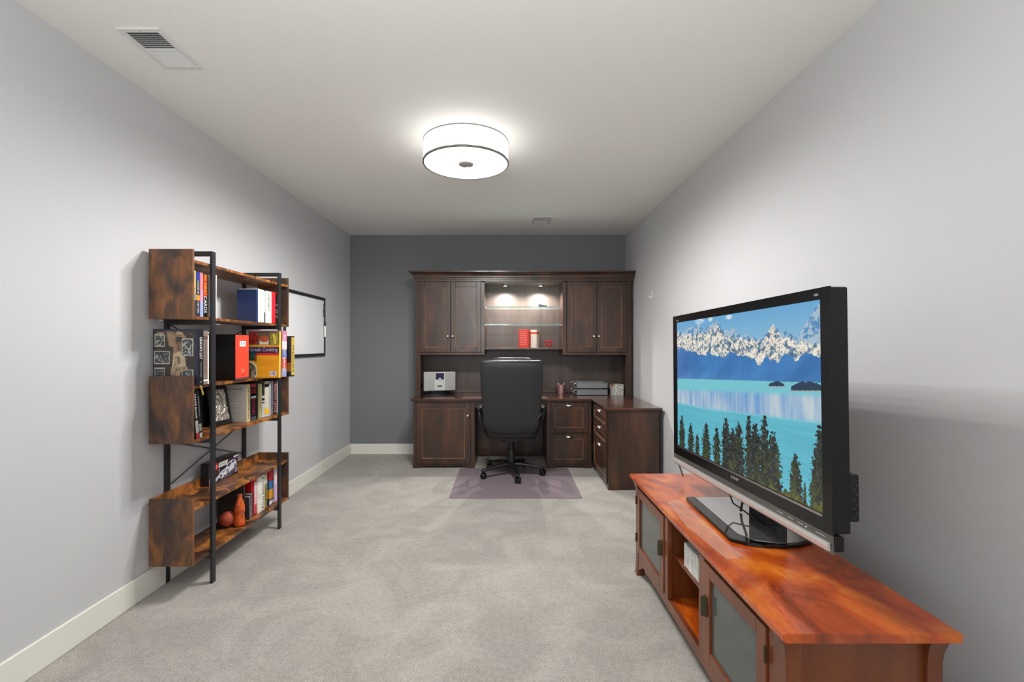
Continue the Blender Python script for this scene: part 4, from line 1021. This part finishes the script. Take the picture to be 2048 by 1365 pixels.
def whiteback():
    a = canvas(60, 84, (196, 190, 186))
    for v0, u1 in ((.10, .86), (.13, .82)): rect(a, .12, v0, u1, v0 + .014, (120, 90, 88))
    for k in range(22):
        if k in (8, 10): continue
        rect(a, .12, .19 + k * .029, .9 - .1 * ((k * 5) % 3), .197 + k * .029, (168, 160, 156))
    rect(a, .22, .87, .60, .95, (232, 230, 226))
    for k in range(9): rect(a, .24 + .038 * k, .88, .256 + .038 * k, .945, (50, 48, 48))
    return a
G3 = 'books at far end of the middle box'
book('white-backed book facing out beside the silver icon', -1.749, .175, 3.140, 3.184, Z3, .252, (214, 196, 150), cover=whiteback(), txt=(('THE STORY OF MEN', .06, .94, (90, 76, 40), .35),), group=G3)
book('dark book with red vertical lettering and a hoop picture', -1.745, .17, 3.186, 3.250, Z3, .254, (26, 26, 42), bands=((.90, .99, (176, 40, 44)), (.66, .84, (120, 24, 34)), (.60, .72, (176, 190, 200)), (.0, .10, (70, 76, 86))), txt=(('ULTIMATE FAN', .16, .60, (226, 48, 56), .42),), group=G3)
book('plain black book between red-lettered and khaki books', -1.752, .17, 3.251, 3.288, Z3, .262, (20, 20, 22), group=G3)
book('narrow khaki cloth hardback in the middle box', -1.749, .16, 3.289, 3.334, Z3, .245, (176, 166, 120), bands=((.0, .99, (186, 176, 130)),), group=G3)
book('black and white jacketed book next to the khaki one', -1.749, .16, 3.335, 3.372, Z3, .250, (40, 44, 46), bands=((.55, .62, (200, 204, 206)), (.44, .48, (200, 204, 206)), (.0, .40, (206, 208, 208))), group=G3)
book('cream book with black square and yellow disc on spine', -1.749, .16, 3.373, 3.436, Z3, .253, (206, 198, 180), bands=((.84, .93, (28, 28, 32)), (.06, .22, (238, 186, 40)), (.0, .05, (200, 206, 216))), group=G3)
book('light grey hardback in the middle box', -1.749, .16, 3.437, 3.496, Z3, .251, (168, 176, 184), bands=((.0, .99, (176, 182, 188)),), txt=(('ESSAYS ON LEADERSHIP', .2, .9, (120, 126, 134), .16),), group=G3)
book('black spined book with pink lettering near the far post', -1.749, .16, 3.497, 3.552, Z3, .249, (34, 18, 20), txt=(('FREEDOM LEWIS', .05, .96, (226, 150, 156), .55),), group=G3)
book('narrow white book last before the far end panel, middle box', -1.749, .16, 3.553, 3.585, Z3, .247, (232, 230, 226), group=G3)

# --- toy car box on the lower tray, z .4745
Z4 = .4745
def car_art():
    a = canvas(120, 64, (38, 28, 34)); u, v = UV(a)
    mix(a, (fbm(u * 6, v * 5, 2) - .45) * 3, (96, 52, 56), .7); rect(a, 0, 0, 1, .12, (22, 22, 28))
    poly(a, ((.30, 1), (.62, .70), (1, .52), (1, .75), (.70, 1)), (78, 66, 84)); poly(a, ((.05, 1), (.38, .62), (.46, .66), (.20, 1)), (196, 190, 196))
    rect(a, .02, .70, .12, .99, (150, 150, 154)); rect(a, .60, .22, .62, .42, (190, 170, 160)); rect(a, .33, .40, .345, .62, (200, 190, 190))
    # silver car
    poly(a, ((.36, .66), (.42, .56), (.56, .50), (.64, .34), (.72, .26), (.86, .24), (.93, .34), (.96, .50), (.94, .62), (.74, .74), (.62, .84), (.42, .90), (.35, .84)), (206, 208, 220))
    poly(a, ((.60, .48), (.66, .36), (.74, .30), (.76, .40), (.68, .50)), (40, 44, 58)); poly(a, ((.77, .40), (.78, .29), (.86, .28), (.90, .36)), (54, 58, 74))
    poly(a, ((.86, .24), (.88, .16), (.97, .16), (.97, .24)), (62, 66, 140)); rect(a, .37, .72, .43, .84, (30, 30, 36)); rect(a, .49, .70, .56, .76, (232, 236, 220)); rect(a, .49, .80, .57, .85, (36, 36, 44))
    ell(a, .63, .72, .035, .13, (28, 28, 34)); ell(a, .63, .72, .018, .07, (170, 172, 180)); ell(a, .90, .56, .025, .09, (28, 28, 34)); poly(a, ((.44, .62), (.50, .60), (.58, .56), (.56, .62), (.46, .68)), (96, 100, 170))
    ell(a, .94, .80, .045, .10, (226, 224, 228)); ell(a, .94, .80, .034, .075, (60, 50, 58))
    return a
bc_ = thing('toy_car_box', 'dark boxed toy car set with silver car picture on the lower shelf tray', 'toy box', (-1.90, 3.08, Z4), (0, 0, 0))
X4 = -1.868
obj('carton', MB().box(-1.9175, X4, 2.925, 3.243, Z4 + .0003, Z4 + .142, .0008), cm_((26, 24, 30), .3), bc_)
painted('front_print', car_art(), M_PRINT, bc_, (X4 + .0006, 2.926, Z4 + .001), (0, .316, 0), (0, 0, .140))
obj('logo_square', MB().box(X4 + .0008, X4 + .0014, 2.975, 3.018, Z4 + .083, Z4 + .126), cm_((206, 40, 34), .4), bc_)
text('LEGO', cm_((250, 240, 236)), bc_, (X4 + .0020, 2.9965, Z4 + .104), (0, 1, 0), (0, 0, 1), .016, .036)
obj('title_plate', MB().prism([(3.026, Z4 + .092), (3.032, Z4 + .122), (3.126, Z4 + .122), (3.120, Z4 + .092)], 'x', X4 + .0008, X4 + .0014), cm_((226, 226, 222), .4), bc_)
text('SPEED', cm_((40, 42, 48)), bc_, (X4 + .0020, 3.076, Z4 + .107), (0, 1, .0), (0, 0, 1), .018, .078)
obj('title_plate', MB().box(X4 + .0008, X4 + .0014, 3.192, 3.240, Z4 + .118, Z4 + .130), cm_((226, 214, 210), .4), bc_)

# --- bottom box, floor z .181
Z5 = .1812
def plaque():
    a = canvas(56, 80, (48, 34, 26)); u, v = UV(a); r = np.sqrt(((u - .5) / .40) ** 2 + ((v - .22) / .24) ** 2)
    a[(r > .9) & (r < 1.02)] = (28, 20, 16); ell(a, .5, .16, .12, .06, (20, 16, 14)); return a
pq = book('dark brown book with embossed round seal standing behind the ball', -1.752, .172, 3.108, 3.128, Z5, .235, (40, 28, 22), cover=plaque())
text('Hawks', cm_((92, 78, 64)), pq, (-.01, -.0112, .095), (1, 0, 0), (0, 0, 1), .026, .11, 'title_lettering')
M_BALL = mat('orange_ball_leather', (176, 72, 48), .5, bump=(500, .4, .001))
bl = thing('basketball', 'miniature orange basketball on the bottom shelf', 'ball', (-1.815, 3.040, Z5))
bb = MB(); r_ = .050; cc = Vector((-1.815, 3.040, Z5 + r_ + .0005))
bmesh.ops.create_icosphere(bb.bm, subdivisions=4, radius=r_)
bmesh.ops.translate(bb.bm, vec=cc, verts=bb.bm.verts)
obj('ball', bb, M_BALL, bl, smooth=True)
sm = MB(); rot = Matrix.Rotation(.4, 3, 'Z') @ Matrix.Rotation(.25, 3, 'Y')
def circ(fn): return [cc + rot @ Vector(fn(t_)) * (r_ + .0002) for t_ in np.linspace(0, 2 * PI, 41)]
sm.tube(circ(lambda t_: (math.cos(t_), math.sin(t_), 0)), .0011, 5); sm.tube(circ(lambda t_: (math.cos(t_), 0, math.sin(t_))), .0011, 5)
for sg in (-1, 1):
    def f_(t_, sg=sg):
        v_ = Vector((sg * (.62 - .25 * math.cos(2 * t_)), math.sin(t_) * .9, math.cos(t_) * .9)); return v_.normalized()
    sm.tube(circ(f_), .0011, 5)
obj('seam', sm, M_BLKP, bl, smooth=True)
M_BOT = mat('orange_bottle_vinyl', (214, 92, 34), .35)
bt = thing('toy_bottle', 'orange contour bottle with basketball seams standing on the bottom shelf', 'bottle', (-1.745, 3.052, Z5))
cb = (-1.745, 3.052, Z5 + .0005)
prof = [(0, 0), (.024, 0), (.031, .006), (.033, .020), (.031, .040), (.0275, .062), (.0265, .075), (.030, .095), (.031, .110), (.0295, .128), (.024, .148), (.018, .165), (.0145, .180), (.0135, .190), (.0145, .193), (.0145, .198), (0, .199)]
obj('bottle', MB().lathe(prof, cb, 32), M_BOT, bt, smooth=60)
def brad(z): return float(np.interp(z, [p[1] for p in prof[1:]], [p[0] for p in prof[1:]]))
sm = MB()
sm.tube([(cb[0] + (brad(.088) + .0004) * math.cos(t_), cb[1] + (brad(.088) + .0004) * math.sin(t_), cb[2] + .088) for t_ in np.linspace(0, 2 * PI, 33)], .0013, 5)
for a0_, a1_, z0, z1 in ((-.6, -1.6, .16, .125), (-1.6, .3, .0, .085), (-2.2, -1.0, .16, .12), (.2, -.6, .005, .07)):
    pts = []
    for k in range(14):
        s_ = k / 13; z = z0 + (z1 - z0) * s_ + .004; a = a0_ + (a1_ - a0_) * s_ ** 2
        pts.append((cb[0] + (brad(z) + .0004) * math.cos(a), cb[1] + (brad(z) + .0004) * math.sin(a), cb[2] + z))
    sm.tube(pts, .0011, 5)
obj('seam', sm, M_BLKP, bt, smooth=True)
obj('cap', MB().lathe([(0, .199), (.0155, .199), (.0155, .206), (0, .207)], cb, 20), cm_((176, 88, 80), .4), bt, smooth=40)
tx_o = Vector((cb[0] + .020, cb[1] - .0245, cb[2] + .103)); n_ = Vector((.64, -.77, 0)).normalized()
text('Cola', cm_((120, 34, 16)), bt, tuple(Vector((cb[0], cb[1], cb[2] + .103)) + n_ * .0322), (.77, .64, 0), (0, 0, 1), .013, .034)
G5 = 'books and magazines in the bottom box'
book('orange and dark spined book behind the toy bottle', -1.772, .15, 3.130, 3.152, Z5, .232, (120, 52, 26), bands=((.5, .98, (196, 88, 36)), (.05, .5, (60, 30, 20))), group=G5)
for k in range(5):
    y = 3.154 + k * .0095
    book('thin bowed magazine in the sheaf between bottle and red book', -1.738 - .003 * (k % 2), .16, y, y + .009, Z5, .150 + .006 * k, ((70, 60, 66), (206, 200, 204), (60, 50, 60), (196, 190, 196), (80, 60, 60))[k], lean=.03, group='magazines in the bottom box', name='magazine', cat='magazine', pages=False)
book('bright red hardback in the bottom box', -1.752, .16, 3.204, 3.224, Z5, .248, (190, 24, 34), bands=((.02, .3, (226, 120, 120)),), group=G5)
book('book with speckled pink and red spine in the bottom box', -1.745, .16, 3.225, 3.262, Z5, .252, (206, 70, 78), bands=((.60, .90, (214, 196, 200)), (.30, .6, (226, 150, 156)), (.0, .05, (130, 20, 30))), txt=(('RECIPES', .3, .9, (250, 230, 230), .5),), group=G5)
book('thick cream hardback with faint blue lettering in the bottom box', -1.744, .17, 3.263, 3.318, Z5, .250, (226, 224, 208), bands=((.0, .99, (230, 228, 214)),), txt=(('D.E.', .38, .52, (90, 104, 140), .3),), group=G5)
book('white spined book with bold black capitals in the bottom box', -1.744, .17, 3.319, 3.362, Z5, .252, (232, 230, 220), txt=(('A HOME STYLE', .04, .95, (34, 40, 36), .55),), group=G5)
book('olive and gold slim book in the bottom box', -1.747, .17, 3.363, 3.405, Z5, .248, (110, 104, 50), bands=((.70, .98, (206, 200, 180)), (.0, .68, (150, 138, 70))), txt=(('GARDENS', .1, .6, (60, 56, 30), .4),), group=G5)
def manga_art():
    a = canvas(40, 64, (214, 190, 186)); u, v = UV(a); rect(a, 0, .06, 1, .32, (196, 30, 40)); mix(a, ((v > .3) & (v < .56)) * 1., (52, 104, 160)); rect(a, 0, .34, .5, .42, (30, 30, 50)); rect(a, 0, .56, 1, .8, (222, 150, 40)); rect(a, .1, .62, .4, .8, (70, 40, 20)); rect(a, 0, .82, .5, .95, (220, 222, 224)); rect(a, .1, .84, .4, .92, (70, 74, 80)); rect(a, .5, .8, 1, 1, (30, 40, 84))
    return a
book('multicoloured red, blue and yellow comic book in the bottom box', -1.742, .15, 3.424, 3.486, Z5, .262, (60, 60, 80), cover=manga_art(), bands=((.70, .97, (196, 30, 44)), (.46, .68, (56, 116, 176)), (.18, .45, (226, 160, 44)), (.02, .13, (224, 226, 228))), group=G5)
book('pale pink and white spined book near the far post, bottom box', -1.744, .16, 3.500, 3.545, Z5, .264, (226, 216, 224), bands=((.0, .5, (206, 180, 214)),), group=G5)
book('red book with white lettering beside the far post, bottom box', -1.744, .16, 3.546, 3.585, Z5, .260, (170, 40, 46), txt=(('COMICS', .2, .8, (240, 230, 230), .6),), group=G5)

# ------------------------------------------------------------------ whiteboard on left wall
wbd = thing('whiteboard', 'wall-mounted whiteboard in a black frame behind the bookshelf', 'whiteboard', (XL + .002, 4.55, 1.25))
y0, y1, z0, z1 = 4.09, 5.00, 1.246, 1.864; x0 = XL + .0005
m = MB().box(x0, x0 + .018, y0, y1, z0, z0 + .030, .003).box(x0, x0 + .018, y0, y1, z1 - .030, z1, .003).box(x0, x0 + .018, y0, y0 + .022, z0 + .03, z1 - .03, .003).box(x0, x0 + .018, y1 - .022, y1, z0 + .03, z1 - .03, .003)
obj('frame', m, M_BLK, wbd)
obj('writing_surface', MB().box(x0, x0 + .008, y0 + .02, y1 - .02, z0 + .028, z1 - .028), mat('whiteboard_enamel', (240, 241, 243), .25), wbd)
mk = thing('marker', 'white marker with black cap clipped to right edge of whiteboard', 'marker', (XL + .025, 4.965, 1.45))
obj('barrel', MB().tube([(XL + .025, 4.968, 1.45), (XL + .025, 4.968, 1.565)], .009, 12), mat('marker_white', (238, 238, 236), .35), mk, smooth=40)
obj('cap', MB().tube([(XL + .025, 4.968, 1.566), (XL + .025, 4.968, 1.61)], [.0098, .0088], 12), M_BLKP, mk, smooth=40)
tas = MB().tube([(XL + .016, 4.955, 1.80), (XL + .017, 4.962, 1.76), (XL + .016, 4.950, 1.72), (XL + .017, 4.958, 1.68), (XL + .016, 4.948, 1.66)], .004, 6)
tas.tube([(XL + .016, 4.965, 1.80), (XL + .018, 4.955, 1.77), (XL + .017, 4.966, 1.74), (XL + .016, 4.957, 1.71)], .0035, 6)
one('marker_lanyard', tas, mat('dark_cord', (70, 66, 58), .7), 'dark twisted cord hanging inside right edge of whiteboard', 'cord', (XL + .016, 4.955, 1.66), smooth=True)

# ------------------------------------------------------------------ wall hook on right wall
hk = thing('wall_hook', 'small white adhesive hook on the right wall', 'hook', (XR, 4.78, 1.83))
obj('plate', MB().box(XR - .004, XR - .0003, 4.765, 4.795, 1.835, 1.915, .0015), M_WHITEM, hk)
obj('hook_arm', MB().tube([(XR - .004, 4.78, 1.865), (XR - .012, 4.78, 1.842), (XR - .026, 4.78, 1.848), (XR - .034, 4.78, 1.872)], .005, 10), M_WHITEM, hk, smooth=True)

# ------------------------------------------------------------------ ceiling lamp
LX, LY, LR = -.275, 3.138, .283
lp = thing('ceiling_light', 'round drum ceiling light with white fabric shade and steel rings', 'ceiling light', (LX, LY, ZC))
zt_, zb_ = 2.716, 2.581
M_SHADE = bpy.data.materials.new('lit_fabric_shade'); M_SHADE.use_nodes = True
nt = M_SHADE.node_tree; b = nt.nodes['Principled BSDF']; b.inputs['Base Color'].default_value = (.85, .85, .83, 1); b.inputs['Roughness'].default_value = .8
tc = nt.nodes.new('ShaderNodeTexCoord'); mp = nt.nodes.new('ShaderNodeMapping'); ck = nt.nodes.new('ShaderNodeTexChecker'); rp = nt.nodes.new('ShaderNodeMapRange')
mp.inputs['Rotation'].default_value = (0, 0, PI / 4); mp.inputs['Scale'].default_value = (1, 1, 1); ck.inputs['Scale'].default_value = 1
nt.links.new(tc.outputs['UV'], mp.inputs[0]); nt.links.new(mp.outputs[0], ck.inputs['Vector']); nt.links.new(ck.outputs['Fac'], rp.inputs[0])
rp.inputs[3].default_value = LAMP_SIDE * .60; rp.inputs[4].default_value = LAMP_SIDE
b.inputs['Emission Color'].default_value = (1, .985, .96, 1); nt.links.new(rp.outputs[0], b.inputs['Emission Strength'])
N = 96
mbs = MB().loft([[(LX + LR * math.cos(2 * PI * k / N), LY + LR * math.sin(2 * PI * k / N), z) for k in range(N)] for z in (zb_ + .006, zt_ - .003)], cap=False)
sh = obj('shade', mbs, M_SHADE, lp, smooth=True)
uvl = sh.data.uv_layers.new(name='uv')
for p in sh.data.polygons:
    for li in p.loop_indices:
        co = sh.data.vertices[sh.data.loops[li].vertex_index].co
        ang = math.atan2(co.y, co.x)
        if p.center.y < 0 and False: pass
        pa_ = math.atan2(p.center.y, p.center.x)
        if ang - pa_ > PI: ang -= 2 * PI
        if pa_ - ang > PI: ang += 2 * PI
        uvl.data[li].uv = (ang * LR / .009, co.z / .009)
M_DISC = mat('lit_diffuser', (240, 240, 238), .6, emit=((255, 251, 245), LAMP_DISC))
obj('diffuser', MB().lathe([(0, 0), (LR - .006, 0), (LR - .006, .004), (0, .004)], (LX, LY, zb_ - .0035), 72), M_DISC, lp)
M_STEEL = mat('brushed_steel', (150, 148, 146), .35, .9)
def ring(z, h, r0, r1): return MB().lathe([(r0, 0), (r1, 0), (r1, h), (r0, h), (r0, 0)], (LX, LY, z), 96)
obj('rim', ring(zb_ - .006, .012, LR - .005, LR + .004), M_STEEL, lp, smooth=30)
obj('rim', ring(zt_ - .004, .008, LR - .004, LR + .003), M_STEEL, lp, smooth=30)
obj('finial', MB().lathe([(0, -.016), (.018, -.015), (.046, -.008), (.050, -.003), (.050, 0), (0, 0)], (LX, LY, zb_ - .004), 36), mat('satin_finial', (170, 164, 158), .4, .4), lp, smooth=40)
obj('canopy', MB().lathe([(0, 0), (.075, 0), (.075, -.018), (.06, -.024), (0, -.024)], (LX, LY, ZC - .0005), 36), M_STEEL, lp, smooth=40)
obj('spider', MB().box(LX - LR + .002, LX + LR - .002, LY - .006, LY + .006, zt_ - .004, zt_, 0).box(LX - .006, LX + .006, LY - LR + .002, LY + LR - .002, zt_ - .004, zt_, 0), M_STEEL, lp)
obj('bulb', MB().lathe([(0, 0), (.026, .004), (.034, .03), (.026, .06), (.014, .08), (0, .08)], (LX + .1, LY, zb_ + .02), 20), mat('bulb_glow', (255, 255, 255), .5, emit=((255, 250, 242), 4)), lp)
obj('bulb', MB().lathe([(0, 0), (.026, .004), (.034, .03), (.026, .06), (.014, .08), (0, .08)], (LX - .1, LY, zb_ + .02), 20), MATS['bulb_glow'], lp)

# the light that leaves the diffuser: a ring of lamps just under it, each half-space downwards
for k in range(12):
    l = bpy.data.lights.new('lamp_glow', 'SPOT'); l.energy = LAMP_BULBS / 12; l.spot_size = math.radians(180); l.spot_blend = .55; l.shadow_soft_size = 0; l.color = (1, .985, .96)
    lo = bpy.data.objects.new('lamp_glow', l); C.objects.link(lo); lo.parent = lp
    a = 2 * PI * k / 12; lo.location = (.2 * math.cos(a), .2 * math.sin(a), zb_ - .012 - ZC)
    # and the light that leaves the fabric side upwards
    l2_ = bpy.data.lights.new('shade_glow', 'SPOT'); l2_.energy = LAMP_UP / 12; l2_.spot_size = math.radians(180); l2_.spot_blend = .3; l2_.shadow_soft_size = 0; l2_.color = (1, .985, .96)
    lo = bpy.data.objects.new('shade_glow', l2_); C.objects.link(lo); lo.parent = lp; lo.rotation_euler = (PI, 0, 0)
    lo.location = (.294 * math.cos(a + .26), .294 * math.sin(a + .26), zb_ + .005 - ZC)

# ------------------------------------------------------------------ ceiling registers
def register(label, x0, x1, y0, y1, nsl, fr, lever=True):
    r = thing('ceiling_vent', label, 'air vent', ((x0 + x1) / 2, (y0 + y1) / 2, ZC))
    z1 = ZC - .0003; z0 = z1 - .007
    m = MB().box(x0, x1, y0, y0 + fr, z0, z1, .002).box(x0, x1, y1 - fr, y1, z0, z1, .002).box(x0, x0 + fr, y0 + fr, y1 - fr, z0, z1, .002).box(x1 - fr, x1, y0 + fr, y1 - fr, z0, z1, .002)
    if nsl > 10: m.box(x0 + fr, x1 - fr, (y0 + y1) / 2 - .006, (y0 + y1) / 2 + .006, z0, z1)
    obj('frame', m, M_WHITEM, r)
    obj('throat', MB().box(x0 + fr, x1 - fr, y0 + fr, y1 - fr, z1 - .0012, z1), mat('vent_dark', (40, 42, 46), .7), r)
    L_ = (y1 - y0 - 2 * fr); half = nsl // 2
    for k in range(nsl):
        yc = y0 + fr + L_ * (k + .5) / nsl
        ang = .75 if k < half else -.75
        w_ = L_ / nsl * (.62 if k < half else .95)
        obj('slat', MB().box(x0 + fr, x1 - fr, yc - w_ / 2, yc + w_ / 2, z1 - .0048, z1 - .0038, 0, rot=Matrix.Rotation(ang * .45, 3, 'X')), M_WHITEM, r)
    if lever: obj('lever', MB().box(x1 - fr - .03, x1 - fr - .024, y1 - fr - .008, y1 - fr + .002, z0 - .010, z1 - .004, .001), M_WHITEM, r)
    s_ = MB().lathe([(0, 0), (.004, 0), (.003, -.002), (0, -.002)], ((x0 + x1) / 2, y0 + fr / 2, z0), 10)
    obj('screw', s_, M_STEEL, r)
register('white slatted air vent in the ceiling near the left wall', -1.695, -1.505, 2.02, 2.315, 18, .024)
v2 = thing('smoke_vent', 'small white square vent set in the ceiling near the back wall', 'air vent', (.38, 5.13, ZC))
x0, x1, y0, y1 = .278, .490, 4.99, 5.27; z1 = ZC - .0003
m = MB().box(x0, x1, y0, y0 + .022, z1 - .006, z1, .001).box(x0, x1, y1 - .022, y1, z1 - .006, z1, .001).box(x0, x0 + .022, y0 + .022, y1 - .022, z1 - .006, z1, .001).box(x1 - .022, x1, y0 + .022, y1 - .022, z1 - .006, z1, .001)
obj('frame', m, M_WHITEM, v2)
obj('damper_plate', MB().box(x0 + .024, x1 - .04, y0 + .13, y1 - .024, z1 - .016, z1 - .012, .001, rot=Matrix.Rotation(-.06, 3, 'X')), M_WHITEM, v2)
obj('throat', MB().box(x0 + .022, x1 - .022, y0 + .022, y1 - .022, z1 - .0012, z1), mat('vent_grey', (196, 197, 200), .7), v2)
obj('lever', MB().box(x1 - .075, x1 - .069, y1 - .03, y1 - .02, z1 - .03, z1 - .014, .001), M_WHITEM, v2)
